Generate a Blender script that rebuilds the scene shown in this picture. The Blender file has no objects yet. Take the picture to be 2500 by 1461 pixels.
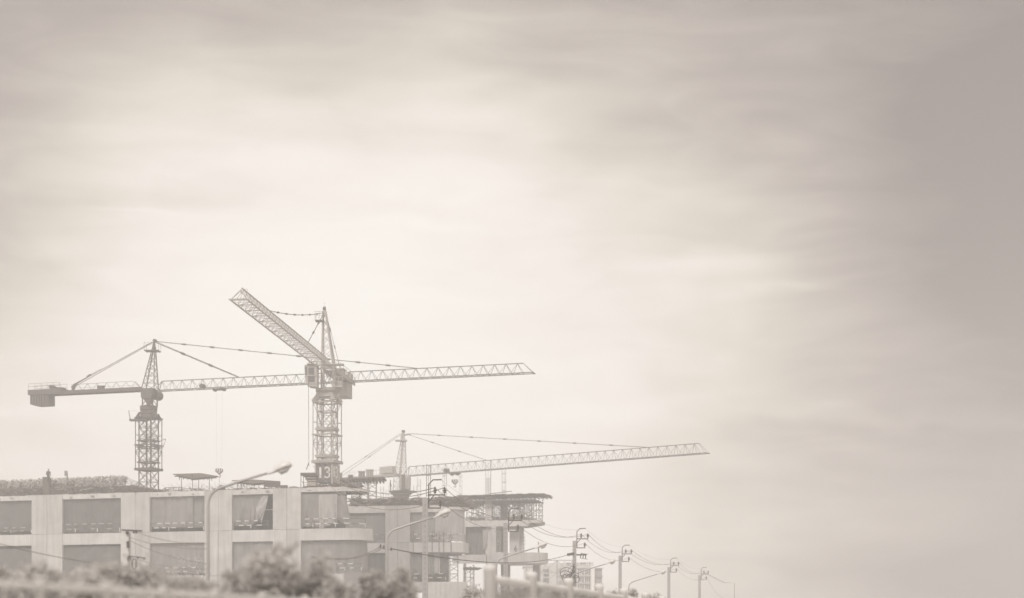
import bpy, math, random
from mathutils import Vector, Matrix, noise as mnoise
random.seed(7)
R = math.radians
scene = bpy.context.scene
COL = scene.collection
EYE = 7.0
F = 4167.0
HX, HY = 1250.0, 1550.0

# ------------------------------------------------------------------ camera
cd = bpy.data.cameras.new('camera')
cam = bpy.data.objects.new('camera', cd)
COL.objects.link(cam)
cam.location = (0, 0, EYE)
cam.rotation_euler = (R(90), 0, 0)
cd.sensor_width = 36; cd.lens = 60.0
cd.shift_y = (HY - 730.5) / 2500.0
cd.clip_start = 0.5; cd.clip_end = 20000
cd.dof.use_dof = True
cd.dof.focus_distance = 130.0
cd.dof.aperture_fstop = 0.55
scene.camera = cam

# ------------------------------------------------------------------ view, world, sun
scene.view_settings.view_transform = 'Standard'
scene.view_settings.look = 'None'
scene.view_settings.gamma = 1
scene.view_settings.exposure = 0.6
scene.view_settings.use_curve_mapping = False
scene.cycles.volume_bounces = 1
scene.cycles.max_bounces = 6
scene.cycles.diffuse_bounces = 3

SUN_EL, SUN_AZ = 42.0, 196.0       # azimuth clockwise from +Y: behind the camera, to its left
sd = bpy.data.lights.new('sun', 'SUN'); sun = bpy.data.objects.new('sun', sd); COL.objects.link(sun)
sd.energy = 1.5; sd.angle = R(14); sd.color = (1.0, 0.965, 0.935)
_d = Vector((math.sin(R(SUN_AZ))*math.cos(R(SUN_EL)), math.cos(R(SUN_AZ))*math.cos(R(SUN_EL)), math.sin(R(SUN_EL))))
sun.rotation_euler = _d.to_track_quat('Z', 'Y').to_euler()
sun.location = (0, 0, 80)

def srgb(r, g, b):
    f = lambda c: (c/255/12.92) if c/255 <= 0.04045 else ((c/255+0.055)/1.055)**2.4
    return (f(r), f(g), f(b), 1)

w = bpy.data.worlds.new('World'); scene.world = w; w.use_nodes = True
nt = w.node_tree; nt.nodes.clear()
N = lambda t: nt.nodes.new(t)
L = nt.links.new
def M_(op, a, b=None, c=None, clamp=False):
    n = N('ShaderNodeMath'); n.operation = op; n.use_clamp = clamp
    for i, v in enumerate((a, b, c)):
        if v is None: continue
        if isinstance(v, (int, float)): n.inputs[i].default_value = v
        else: L(v, n.inputs[i])
    return n.outputs[0]
tc = N('ShaderNodeTexCoord'); sep = N('ShaderNodeSeparateXYZ'); L(tc.outputs['Generated'], sep.inputs[0])
az = M_('ARCTAN2', sep.outputs[0], sep.outputs[1])           # clockwise from +Y
hor = M_('SQRT', M_('ADD', M_('MULTIPLY', sep.outputs[0], sep.outputs[0]), M_('MULTIPLY', sep.outputs[1], sep.outputs[1])))
el = M_('ARCTAN2', sep.outputs[2], hor)
AZ = M_('MULTIPLY', az, 180/math.pi); EL = M_('MULTIPLY', el, 180/math.pi)
def dirnoise(sx, sz, scale, detail, off, dist=0.0):
    c = N('ShaderNodeCombineXYZ')
    L(M_('MULTIPLY', sep.outputs[0], sx), c.inputs[0]); L(M_('MULTIPLY', sep.outputs[1], sx), c.inputs[1])
    L(M_('MULTIPLY_ADD', sep.outputs[2], sz, off), c.inputs[2])
    n = N('ShaderNodeTexNoise'); n.inputs['Scale'].default_value = scale; n.inputs['Detail'].default_value = detail
    n.inputs['Roughness'].default_value = 0.5; n.inputs['Distortion'].default_value = dist
    L(c.outputs[0], n.inputs['Vector'])
    return n.outputs['Fac']
w1 = M_('SUBTRACT', dirnoise(1, 2.2, 3.2, 3, 3.1, 0.4), 0.5)
w2 = M_('SUBTRACT', dirnoise(1, 2.6, 4.0, 3, 9.7, 0.4), 0.5)
AZw = M_('MULTIPLY_ADD', w1, 13.0, AZ); ELw = M_('MULTIPLY_ADD', w2, 6.5, EL)
def px_az(x): return math.degrees(math.atan((x-HX)/F))
def px_el(y): return math.degrees(math.atan((HY-y)/F))
def bump(x, y, rx, ry, amp):
    a0, e0 = px_az(x), px_el(y); ra, re = math.degrees(rx/F), math.degrees(ry/F)
    da = M_('DIVIDE', M_('SUBTRACT', AZw, a0), ra); de = M_('DIVIDE', M_('SUBTRACT', ELw, e0), re)
    q = M_('ADD', M_('MULTIPLY', da, da), M_('MULTIPLY', de, de))
    return M_('MULTIPLY', M_('EXPONENT', M_('MULTIPLY', q, -1.0)), amp)
# cloud brightness field (0..1): base, broad bright veil, darker banks, fine streaks
SKY_BUMPS = [
 (1000, 860, 900, 400, 0.36), (950, 300, 620, 260, 0.12), (1250, 1280, 700, 330, 0.30),
 (2750, 620, 1150, 620, -0.72), (2200, 60, 900, 300, -0.16), (250, -80, 900, 230, -0.19), (1300, -120, 900, 260, -0.21),
 (480, 480, 420, 40, -0.09), (1150, 160, 420, 50, -0.07), (-150, 480, 480, 560, -0.42), (1560, 630, 130, 26, 0.12),
 (2250, 1062, 420, 26, 0.09), (2300, 1100, 420, 20, -0.06), (1750, 690, 260, 10, .07), (480, 523, 180, 10, .06), (1000, 545, 240, 16, .05), (100, 1020, 300, 16, .07), (2650, 1400, 900, 330, -0.46), (1950, 1450, 500, 140, -0.10), (1560, 1000, 240, 34, 0.08), (60, 1010, 220, 30, .06)]
acc = None
for b_ in SKY_BUMPS:
    o_ = bump(*b_); acc = o_ if acc is None else M_('ADD', acc, o_)
streak = M_('SUBTRACT', dirnoise(1, 7.0, 3.6, 6, 1.3, 0.6), 0.5)
fine = M_('SUBTRACT', dirnoise(1, 3.8, 12.0, 10, 5.5, 1.6), 0.5)
acc = M_('ADD', acc, 0.56)
acc = M_('ADD', acc, M_('MULTIPLY', streak, 0.26))
acc = M_('ADD', acc, M_('MULTIPLY', fine, 0.19))
ramp = N('ShaderNodeValToRGB'); L(acc, ramp.inputs[0])
cr = ramp.color_ramp
SKY_STOPS = [(0.0, srgb(140,131,128)), (0.18, srgb(170,160,155)), (0.36, srgb(201,192,182)), (0.52, srgb(223,214,204)),
             (0.66, srgb(238,230,224)), (0.80, srgb(246,241,235)), (1.0, srgb(251,248,242))]
cr.elements[0].position, cr.elements[0].color = SKY_STOPS[0]
cr.elements[1].position, cr.elements[1].color = SKY_STOPS[-1]
for p_, c_ in SKY_STOPS[1:-1]:
    e_ = cr.elements.new(p_); e_.color = c_
nis = N('ShaderNodeTexSky'); nis.sky_type = 'NISHITA'; nis.sun_disc = False
nis.sun_elevation = R(SUN_EL); nis.sun_rotation = R(SUN_AZ); nis.air_density = 1.0; nis.dust_density = 6.0
bw = N('ShaderNodeRGBToBW'); L(nis.outputs[0], bw.inputs[0])
tint = N('ShaderNodeMix'); tint.data_type = 'RGBA'; tint.blend_type = 'MULTIPLY'; tint.inputs[0].default_value = 1
tint.inputs[6].default_value = (0.10, 0.094, 0.086, 1); L(bw.outputs[0], tint.inputs[7])
mx = N('ShaderNodeMix'); mx.data_type = 'RGBA'; mx.inputs[0].default_value = 0.93
L(tint.outputs[2], mx.inputs[6]); L(ramp.outputs[0], mx.inputs[7])
bg = N('ShaderNodeBackground'); hz_w = M_('EXPONENT', M_('MULTIPLY', M_('MULTIPLY', EL, EL), -0.022))       # overcast sky whitens toward the horizon
L(M_('MULTIPLY_ADD', hz_w, 0.10, 0.775), bg.inputs['Strength']); L(mx.outputs[2], bg.inputs[0])
wo = N('ShaderNodeOutputWorld'); L(bg.outputs[0], wo.inputs[0])

# ------------------------------------------------------------------ helpers
def P(x, y, D):                     # the place, D metres out, that the photo shows at (x, y)
    return Vector(((x-HX)/F*D, D, EYE + (HY-y)/F*D))
def origin_of(o):
    v = Vector((0, 0, 0))
    while o is not None: v += o.location; o = o.parent
    return v
class MB:
    def __init__(s, M=None): s.v = []; s.f = []; s.M = M
    def add(s, vs, fs):
        b = len(s.v)
        s.v += [(s.M @ Vector(v)) if s.M is not None else Vector(v) for v in vs]
        s.f += [tuple(b+i for i in f) for f in fs]
    def box(s, x0, x1, y0, y1, z0, z1):
        s.add([(x0,y0,z0),(x1,y0,z0),(x1,y1,z0),(x0,y1,z0),(x0,y0,z1),(x1,y0,z1),(x1,y1,z1),(x0,y1,z1)],
              [(0,3,2,1),(4,5,6,7),(0,1,5,4),(1,2,6,5),(2,3,7,6),(3,0,4,7)])
        return s
    def cbox(s, c, sz, rz=0, rx=0, ry=0):
        m = Matrix.Translation(c) @ Matrix.Rotation(rz,4,'Z') @ Matrix.Rotation(ry,4,'Y') @ Matrix.Rotation(rx,4,'X')
        a, b, d = sz[0]/2, sz[1]/2, sz[2]/2
        vs = [m @ Vector(v) for v in [(-a,-b,-d),(a,-b,-d),(a,b,-d),(-a,b,-d),(-a,-b,d),(a,-b,d),(a,b,d),(-a,b,d)]]
        s.add(vs, [(0,3,2,1),(4,5,6,7),(0,1,5,4),(1,2,6,5),(2,3,7,6),(3,0,4,7)]); return s
    def bar(s, p, q, r, r2=None, n=4, cap=True):
        p = Vector(p); q = Vector(q); r2 = r if r2 is None else r2
        d = q-p
        if d.length < 1e-6: return s
        d.normalize(); u = d.cross(Vector((0,0,1)))
        if u.length < 1e-3: u = Vector((1,0,0))
        u.normalize(); v = d.cross(u)
        vs = []
        for c, rr in ((p, r), (q, r2)):
            for i in range(n):
                a = 2*math.pi*(i+0.5)/n
                vs.append(c + (u*math.cos(a)+v*math.sin(a))*rr)
        fs = [(i, (i+1)%n, n+(i+1)%n, n+i) for i in range(n)]
        if cap: fs += [tuple(range(n))[::-1], tuple(range(n, 2*n))]
        s.add(vs, fs); return s
    def tube(s, pts, r, n=6, radii=None):
        pts = [Vector(p) for p in pts]; rings = []; prev = None
        for i, p in enumerate(pts):
            d = (pts[min(i+1, len(pts)-1)] - pts[max(i-1, 0)]).normalized()
            if prev is None:
                u = d.cross(Vector((0,0,1)))
                if u.length < 1e-3: u = Vector((1,0,0))
            else: u = prev - d*prev.dot(d)
            u.normalize(); prev = u; v = d.cross(u); rr = radii[i] if radii else r
            rings.append([p + (u*math.cos(2*math.pi*k/n)+v*math.sin(2*math.pi*k/n))*rr for k in range(n)])
        vs = [x for g in rings for x in g]; fs = []
        for i in range(len(pts)-1):
            for k in range(n):
                fs.append((i*n+k, i*n+(k+1)%n, (i+1)*n+(k+1)%n, (i+1)*n+k))
        fs += [tuple(range(n))[::-1], tuple(range((len(pts)-1)*n, len(pts)*n))]
        s.add(vs, fs); return s
    def prism(s, poly, z0, z1):
        n = len(poly)
        s.add([(x,y,z0) for x,y in poly]+[(x,y,z1) for x,y in poly],
              [tuple(range(n))[::-1], tuple(range(n, 2*n))]+[(i,(i+1)%n,n+(i+1)%n,n+i) for i in range(n)]); return s
    def lathe(s, c, prof, n=12):                    # prof: (r, z)
        c = Vector(c); vs = []
        for r, z in prof:
            for k in range(n): vs.append(c + Vector((r*math.cos(2*math.pi*k/n), r*math.sin(2*math.pi*k/n), z)))
        fs = []
        for i in range(len(prof)-1):
            for k in range(n): fs.append((i*n+k, i*n+(k+1)%n, (i+1)*n+(k+1)%n, (i+1)*n+k))
        fs += [tuple(range(n))[::-1], tuple(range((len(prof)-1)*n, len(prof)*n))]
        s.add(vs, fs); return s
    def build(s, name, mat, parent=None, smooth=False):
        o0 = origin_of(parent) if parent is not None else Vector((0,0,0))
        me = bpy.data.meshes.new(name)
        me.from_pydata([tuple(v-o0) for v in s.v], [], s.f)
        me.materials.append(mat)
        if smooth:
            for p in me.polygons: p.use_smooth = True
        me.update()
        o = bpy.data.objects.new(name, me); COL.objects.link(o)
        if parent is not None: o.parent = parent
        return o
def thing(name, label, cat, loc=(0,0,0), group=None):
    o = bpy.data.objects.new(name, None); COL.objects.link(o); o.location = loc
    o.empty_display_size = 0.5
    o['label'] = label; o['category'] = cat
    if group: o['group'] = group
    return o
def tag(o, label, cat, group=None, kind=None):
    o['label'] = label; o['category'] = cat
    if group: o['group'] = group
    if kind: o['kind'] = kind
    return o
def settle(o):                       # put the origin of a one-mesh thing at its base
    vs = [v.co for v in o.data.vertices]
    lo = Vector((sum(v.x for v in vs)/len(vs), sum(v.y for v in vs)/len(vs), min(v.z for v in vs)))
    o.data.transform(Matrix.Translation(-lo)); o.location = lo; return o
def copy_thing(src, loc, label=None, rz=0.0):
    def rec(o, par):
        c = o.copy(); COL.objects.link(c); c.parent = par
        for ch in o.children: rec(ch, c)
        return c
    c = rec(src, None); c.location = loc; c.rotation_euler = (0, 0, rz)
    if label: c['label'] = label
    return c

def material(name, col, var=0.12, scale=1.2, rough=0.85, metal=0.0, bump=0.0, streak=0.0, lines=None, trans=0.0):
    m = bpy.data.materials.new(name); m.use_nodes = True
    t = m.node_tree; b = t.nodes['Principled BSDF']
    n = lambda k: t.nodes.new(k); l = t.links.new
    geo = n('ShaderNodeNewGeometry')
    ns = n('ShaderNodeTexNoise'); ns.inputs['Scale'].default_value = scale; ns.inputs['Detail'].default_value = 8
    ns.inputs['Roughness'].default_value = 0.62
    l(geo.outputs['Position'], ns.inputs['Vector'])
    val = n('ShaderNodeMath'); val.operation = 'MULTIPLY_ADD'; l(ns.outputs['Fac'], val.inputs[0])
    val.inputs[1].default_value = var*2.6; val.inputs[2].default_value = 1 - var*1.3
    out = val.outputs[0]
    if streak > 0:
        mp = n('ShaderNodeMapping'); mp.inputs['Scale'].default_value = (1.6, 1.6, 0.10); l(geo.outputs['Position'], mp.inputs[0])
        n2 = n('ShaderNodeTexNoise'); n2.inputs['Scale'].default_value = 1.5; n2.inputs['Detail'].default_value = 5
        l(mp.outputs[0], n2.inputs['Vector'])
        v2 = n('ShaderNodeMath'); v2.operation = 'MULTIPLY_ADD'; l(n2.outputs['Fac'], v2.inputs[0])
        v2.inputs[1].default_value = streak*2.4; v2.inputs[2].default_value = 1-streak*1.2
        mm = n('ShaderNodeMath'); mm.operation = 'MULTIPLY'; l(out, mm.inputs[0]); l(v2.outputs[0], mm.inputs[1]); out = mm.outputs[0]
    if lines:                                       # faint board marks
        mp = n('ShaderNodeMapping'); mp.inputs['Scale'].default_value = lines; l(geo.outputs['Position'], mp.inputs[0])
        wv = n('ShaderNodeTexWave'); wv.inputs['Scale'].default_value = 1.0; wv.inputs['Distortion'].default_value = 0.6
        l(mp.outputs[0], wv.inputs['Vector'])
        v2 = n('ShaderNodeMath'); v2.operation = 'MULTIPLY_ADD'; l(wv.outputs['Fac'], v2.inputs[0])
        v2.inputs[1].default_value = 0.07; v2.inputs[2].default_value = 0.965
        mm = n('ShaderNodeMath'); mm.operation = 'MULTIPLY'; l(out, mm.inputs[0]); l(v2.outputs[0], mm.inputs[1]); out = mm.outputs[0]
    oi = n('ShaderNodeObjectInfo'); vr = n('ShaderNodeMath'); vr.operation = 'MULTIPLY_ADD'; l(oi.outputs['Random'], vr.inputs[0]); vr.inputs[1].default_value = 0.12; vr.inputs[2].default_value = 0.94
    vm = n('ShaderNodeMath'); vm.operation = 'MULTIPLY'; l(out, vm.inputs[0]); l(vr.outputs[0], vm.inputs[1]); out = vm.outputs[0]
    mix = n('ShaderNodeMix'); mix.data_type = 'RGBA'; mix.blend_type = 'MULTIPLY'; mix.inputs[0].default_value = 1
    mix.inputs[6].default_value = (*col, 1)
    cb = n('ShaderNodeCombineColor'); 
    for i in range(3): l(out, cb.inputs[i])
    l(cb.outputs[0], mix.inputs[7]); l(mix.outputs[2], b.inputs['Base Color'])
    b.inputs['Roughness'].default_value = rough; b.inputs['Metallic'].default_value = metal
    if bump > 0:
        bp = n('ShaderNodeBump'); bp.inputs['Strength'].default_value = bump; bp.inputs['Distance'].default_value = 0.05
        n3 = n('ShaderNodeTexNoise'); n3.inputs['Scale'].default_value = scale*6; n3.inputs['Detail'].default_value = 6
        l(geo.outputs['Position'], n3.inputs['Vector']); l(n3.outputs['Fac'], bp.inputs['Height']); l(bp.outputs[0], b.inputs['Normal'])
    if trans > 0:
        tr = n('ShaderNodeBsdfTranslucent'); l(mix.outputs[2], tr.inputs[0])
        ms = n('ShaderNodeMixShader'); ms.inputs[0].default_value = trans
        l(b.outputs[0], ms.inputs[1]); l(tr.outputs[0], ms.inputs[2]); l(ms.outputs[0], t.nodes['Material Output'].inputs[0])
    return m
M = {}
def warm(v, k=1.0): return (v, v*(1-0.035*k), v*(1-0.075*k))
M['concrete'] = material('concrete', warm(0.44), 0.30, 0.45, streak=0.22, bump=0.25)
M['concrete_edge'] = material('concrete_edge', warm(0.50), 0.36, 1.1, streak=0.12, bump=0.4)
M['concrete_board'] = material('concrete_board', warm(0.47), 0.24, 0.5, streak=0.16, lines=(1.1,0.2,0.0), bump=0.2)
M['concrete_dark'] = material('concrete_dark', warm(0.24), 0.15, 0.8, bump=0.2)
M['joint'] = material('joint', warm(0.22), 0.1, 1)
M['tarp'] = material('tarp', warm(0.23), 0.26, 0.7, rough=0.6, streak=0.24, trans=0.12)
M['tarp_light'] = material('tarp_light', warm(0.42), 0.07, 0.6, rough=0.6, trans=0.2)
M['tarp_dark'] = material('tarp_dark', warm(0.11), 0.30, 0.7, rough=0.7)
M['steel'] = material('crane_steel', (0.095,0.082,0.073), 0.15, 2.0, rough=0.6)
M['steel_light'] = material('crane_paint', (0.36,0.335,0.305), 0.15, 1.5, rough=0.6)
M['steel_pale'] = material('crane_plate', (0.46,0.435,0.40), 0.12, 1.5, rough=0.6)
M['band'] = material('band_paint', warm(0.62), 0.12, 2, rough=0.6)
M['white'] = material('white_paint', warm(0.82), 0.04, 2, rough=0.5)
M['rust'] = material('rusty_bar', (0.13,0.105,0.09), 0.2, 4, rough=0.9)
M['timber'] = material('formwork_timber', (0.12,0.10,0.085), 0.3, 2.0, rough=0.9)
M['timber_light'] = material('plywood', (0.34,0.30,0.25), 0.2, 1.5, rough=0.85)
M['number_paint'] = material('number_panel_paint', warm(0.12), 0.1, 2)
M['net'] = material('pale_debris', (0.42,0.40,0.37), 0.4, 2.5, rough=0.9)
M['lamp'] = material('lamp_enamel', warm(0.60), 0.05, 3, rough=0.35)
M['lampglass'] = material('lamp_glass', warm(0.72), 0.05, 6, rough=0.15)
M['galv'] = material('galvanised', warm(0.40), 0.08, 3, rough=0.45, metal=0.2)
M['pole'] = material('pole_concrete', warm(0.34), 0.12, 3, streak=0.1)
M['pole_pale'] = material('pole_pale_concrete', warm(0.60), 0.2, 3, streak=0.1)
M['mesh_fill'] = material('mesh_paint', warm(0.30), 0.1, 3)
M['iron'] = material('dark_iron', (0.10,0.088,0.08), 0.1, 4, rough=0.6)
M['porcelain'] = material('insulator', (0.09,0.075,0.068), 0.1, 4, rough=0.3)
M['wire'] = material('wire', (0.24,0.22,0.20), 0.05, 2, rough=0.6)
M['wire_dark'] = material('cable', (0.10,0.09,0.08), 0.05, 2, rough=0.6)
M['fence'] = material('fence_concrete', warm(0.66), 0.12, 2.5, streak=0.08)
M['leaf'] = material('leaf', (0.60,0.575,0.55), 0.12, 1.8, rough=0.6, trans=0.4)
M['leaf_light'] = material('leaf_pale', (0.58,0.555,0.53), 0.15, 1.8, rough=0.6, trans=0.4)
M['bark'] = material('bark', (0.13,0.11,0.095), 0.3, 5)
M['ground'] = material('dusty_ground', warm(0.42), 0.25, 0.08, bump=0.3)
M['asphalt'] = material('asphalt', warm(0.07), 0.15, 1.2)
M['paint'] = material('road_paint', warm(0.7), 0.1, 3)
M['skin'] = material('skin', (0.20,0.13,0.10), 0.05, 5)
M['cloth'] = material('work_clothes', (0.08,0.075,0.07), 0.15, 5)
M['helmet'] = material('helmet', (0.30,0.27,0.22), 0.05, 5, rough=0.4)
M['far_wall'] = material('far_wall', warm(0.60), 0.06, 0.3)
M['far_grey'] = material('far_grey', warm(0.34), 0.08, 0.3)
M['glass'] = material('window_glass', warm(0.10), 0.1, 1, rough=0.15)

# ------------------------------------------------------------------ ground and roads
g = MB(); g.box(-6000, 6000, -3000, 9000, -1.0, 0.0)
o = g.build('ground', M['ground']); o['kind'] = 'structure'
RD = Vector((0.2125, 0.977, 0)).normalized(); RN = Vector((RD.y, -RD.x, 0))      # the road runs this way, RN to its right
def road_strip(c, half, z0, z1, y0, y1, name, mat):
    a = Vector(c)
    m = MB()
    pts = [a+RD*y0-RN*half, a+RD*y0+RN*half, a+RD*y1+RN*half, a+RD*y1-RN*half]
    m.prism([(p.x, p.y) for p in pts], z0, z1)
    o = m.build(name, mat); o['kind'] = 'structure'; return o
road_strip((-14, 30, 0), 5.0, 0.0, 0.05, -60, 420, 'road', M['asphalt'])
road_strip((-8.3, 30, 0), 0.6, 0.0, 0.17, -60, 420, 'pavement', M['concrete'])
mk = MB()
for k in range(40):
    a = Vector((-14, 30, 0))+RD*(-50+k*11)
    pts = [a-RN*0.07, a+RN*0.07, a+RN*0.07+RD*4, a-RN*0.07+RD*4]
    mk.prism([(p.x, p.y) for p in pts], 0.05, 0.056)
o = mk.build('road_marking', M['paint']); o['kind'] = 'structure'

# the flyover whose edge carries the fences; the camera stands on it
FL = Vector((-0.46, 35, 0))                        # a point under the fence line
o = road_strip(FL+RN*5.2, 5.0, EYE-2.0, EYE-1.45, -60, 190, 'flyover_deck', M['concrete'])
m = MB()
for s in range(-50, 190, 20):
    c = FL+RN*5.2+RD*s; m.cbox((c.x, c.y, (EYE-2)/2), (4.5, 1.4, EYE-2), math.atan2(RN.y, RN.x))
o = m.build('flyover_piers', M['concrete']); o['kind'] = 'structure'
pw = MB()
a = FL-RD*27; b = FL+RD*150
pts = [a-RN*0.16, a+RN*0.16, b+RN*0.16, b-RN*0.16]
pw.prism([(p.x, p.y) for p in pts], EYE-2.0, EYE-0.12)
o = pw.build('parapet_wall', M['fence']); tag(o, 'low concrete parapet carrying the blurred railings in the foreground', 'parapet'); settle(o)

# ------------------------------------------------------------------ facade frames
def frame(pL, pR):                                  # local x along the facade, y into the building, z up
    a = Vector((pL[0], pL[1], 0)); b = Vector((pR[0], pR[1], 0))
    x = (b-a).normalized(); y = Vector((-x.y, x.x, 0))
    return Matrix(((x.x, y.x, 0, a.x), (x.y, y.y, 0, a.y), (0, 0, 1, 0), (0, 0, 0, 1)))
class Facade:
    def __init__(s, xl, dl, xr, dr):
        a = Vector(((xl-HX)/F*dl, dl, 0)); b = Vector(((xr-HX)/F*dr, dr, 0)); s.M = frame(a, b); s.Mi = s.M.inverted()
    def at(s, x, y, d=0.0):                         # -> (s, z) on the plane d metres into the building
        ray = Vector(((x-HX)/F, 1, (HY-y)/F)); e = Vector((0, 0, EYE))
        o = s.Mi @ e; r = (s.Mi.to_3x3()) @ ray
        t = (d - o.y)/r.y; p = o + r*t
        return p.x, p.z
    def S(s, x, d=0.0): return s.at(x, 1400, d)[0]
def arc_poly(s0, s1, d0, r, depth, back_s, steps=8):
    # slab outline: straight front from s0 to s1-r, quarter round, then back to back_s at `depth`
    pts = [(s0, d0), (s1-r, d0)]
    for k in range(1, steps+1):
        a = math.pi/2*k/steps; pts.append((s1-r+r*math.sin(a), d0+r-r*math.cos(a)))
    pts += [(back_s, depth), (s0, depth)]
    return pts

def tarp(fc, x0, x1, y0, y1, d, label, mat='tarp', folds=5, seed=0, slant=0.0, y1b=None, group='tarpaulins hung across the openings', pull=0.0, arc=None, flare=0.0):
    """cloth hung between photo columns x0..x1 and rows y0..y1 on a facade; y1b = bottom row at the right end, pull gathers the hem"""
    rnd = random.Random(seed)
    s0, z1 = fc.at(x0, y0, d); s1, _ = fc.at(x1, y0, d); _, z0 = fc.at(x0, y1, d); _, z0b = fc.at(x1, y1b or y1, d)
    nx, nz = 46, 26; m = MB(fc.M); vs = []
    ph = [rnd.uniform(0, 6.28) for _ in range(6)]; W = s1-s0
    for j in range(nz+1):
        v = j/nz
        for i in range(nx+1):
            u = i/nx
            zb = z0+(z0b-z0)*u
            uu = u*(1-pull*v*v) if pull > 0 else (u*(1+pull*v*v) - pull*v*v if pull < 0 else u)
            x = s0 + W*uu + slant*v*W + flare*u*v*W
            wv = 0.20*math.sin(u*folds*6.28+ph[0]+1.5*v)+0.06*math.sin(u*folds*2.3*6.28+ph[1]-2*v)
            crease = 0.34*mnoise.noise(Vector((x*0.5+ph[2], z1*0.1+v*1.6+u*2.2, seed*3.1)))+0.12*mnoise.noise(Vector((x*1.3+v*2.5, v*3.0-x*.6, seed)))
            dd = d + 0.14 + (wv*0.55+crease)*(0.25+0.75*v)
            zz = z1+(zb-z1)*v + 0.05*math.sin(u*folds*6.28)*v - (0.04*math.sin(u*9*3.14)**2)*(1-v)
            if arc:
                r = arc
                sr = s1-r
                if x > sr: a = min(1.0,(x-sr)/r)*1.35; x = sr + r*math.sin(a); dd += r-r*math.cos(a)
            vs.append((x, dd, zz))
    fs = [(j*(nx+1)+i, j*(nx+1)+i+1, (j+1)*(nx+1)+i+1, (j+1)*(nx+1)+i) for j in range(nz) for i in range(nx)]
    m.add(vs, fs); o = m.build('tarpaulin', M[mat], None, True); tag(o, label, 'tarpaulin', group)
    settle(o); return o
def guard_rail(fc, x0, x1, ytop, ybot, d, label, n=3, arc=None):
    s0, zt = fc.at(x0, ytop, d); s1, _ = fc.at(x1, ytop, d); _, zb = fc.at(x0, ybot, d)
    def pt(s, z):
        dd = d
        if arc and s > s1-arc:
            a = min(1.0, (s-s1+arc)/arc)*1.5; return fc.M @ Vector((s1-arc+arc*math.sin(a), dd+arc-arc*math.cos(a), z))
        return fc.M @ Vector((s, dd, z))
    t = thing('guard_rail', label, 'guard rail', pt(s0, zb), 'banded guard rails along the floor edges')
    zm = (zt+zb)/2-0.05
    K = max(6, int((s1-s0)/0.7))
    for z in (zt, zm):
        m = MB(); m.tube([pt(s0+(s1-s0)*k/K, z) for k in range(K+1)], 0.036, 5); m.build('rail', M['iron'], t)
        s = s0+0.25+random.uniform(0, .6)
        while s+0.7 < s1:
            l_ = random.uniform(.45, .7)
            if random.random() > .15:
                b = MB(); b.tube([pt(s, z), pt(s+l_/2, z), pt(s+l_, z)], 0.058, 6); b.build('white_band', M['band' if 'dim' not in label and 'left' not in label else 'tarp_light'], t)
            s += random.uniform(1.05, 1.3)
    for k in range(n+1):
        s = s0+0.1+(s1-s0-0.2)*k/n
        m = MB(); m.bar(pt(s, zb), pt(s, zt+0.03), 0.05); m.build('post', M['iron'], t)
        if k % 2: m = MB(); m.bar(pt(s, zb+.1), pt(s, zm+.1), 0.055); m.build('white_sleeve', M['band'], t)
    return t

# ================================================================== BLOCK A (left)
A = Facade(0, 215, 850, 201)
_, ZR = A.at(425, 1200)          # roof slab top
_, ZO = A.at(425, 1207.5)        # top of the openings
ZB1t = A.at(600, 1295)[1]; ZB1b = A.at(600, 1323)[1]
PITCH = ZR-ZB1t + 0.0
levels = []                      # (beam top, beam bottom)
levels.append((ZR, ZO-0.25))
z_ = ZB1t
while z_ > 1.5:
    levels.append((z_, z_-(ZB1t-ZB1b))); z_ -= 5.35
bA = thing('concrete_building', 'broad unfinished concrete building at left with tarpaulins in its square openings', 'building', A.M @ Vector((20, 5, 0)), 'wings of the unfinished concrete building')
sL = A.S(-420); sEnd = A.S(889, -0.3); sBody = A.S(735)
piers = [(-330,-260),(-125,-60),(78,153),(296,366),(500,567),(667,735)]
zs = [ZR-0.0, ZB1t-0.02, levels[2][0]-0.02, levels[3][0]-0.02, 0.0]
for (xa, xb) in piers:
    a, b = A.S(xa), A.S(xb); mid = (a+b)/2
    m = MB(A.M); m.box(a+0.06, b-0.06, 0.03, 0.75, 0, ZR-0.06); m.build('pier_core', M['joint'], bA)
    for k in range(4):
        zt, zb = zs[k], zs[k+1]
        for (u, v) in ((a, mid-0.02), (mid+0.02, b)):
            m = MB(A.M); dd = random.uniform(-0.012, 0.012)
            m.box(u, v, -0.09+dd, 0.32, zb+0.025, zt-0.012); m.build('concrete_panel', M['concrete'], bA)
# edge beams per bay
bays = [(-420,-330),(-260,-125),(-60,78),(153,296),(366,500),(567,667),(735,738)]
def rough_box(m, x0, x1, y0, y1, z0, z1, amp=0.04, step=0.5, rough_bottom=False):
    n = max(2, int((x1-x0)/step)); vs = []
    for i in range(n+1):
        x = x0+(x1-x0)*i/n; t = z1+random.uniform(-amp, amp); f = y0+random.uniform(-amp, amp)*0.4
        b_ = z0+(random.uniform(-amp, amp) if rough_bottom else 0)
        vs += [(x, f, b_), (x, f, t), (x, y1, t), (x, y1, b_)]
    fs = [(0,1,2,3), (n*4+3, n*4+2, n*4+1, n*4)]
    for i in range(n):
        a = i*4; b = a+4
        fs += [(a, b, b+1, a+1), (a+1, b+1, b+2, a+2), (a+2, b+2, b+3, a+3), (a+3, b+3, b, a)]
    m.add(vs, fs)
for li, (zt, zb) in enumerate(levels):
    for (xa, xb) in bays[:-1]:
        a, b = A.S(xa), A.S(xb); m = MB(A.M)
        if li == 0: rough_box(m, a+0.005, b-0.005, -0.02, 0.45, zb, zt-0.01, 0.05)
        else: m.box(a+0.005, b-0.005, -0.03, 0.42, zb, zt)
        m.build('edge_beam', M['concrete_edge'] if li == 0 else M['concrete_board'], bA)
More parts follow.
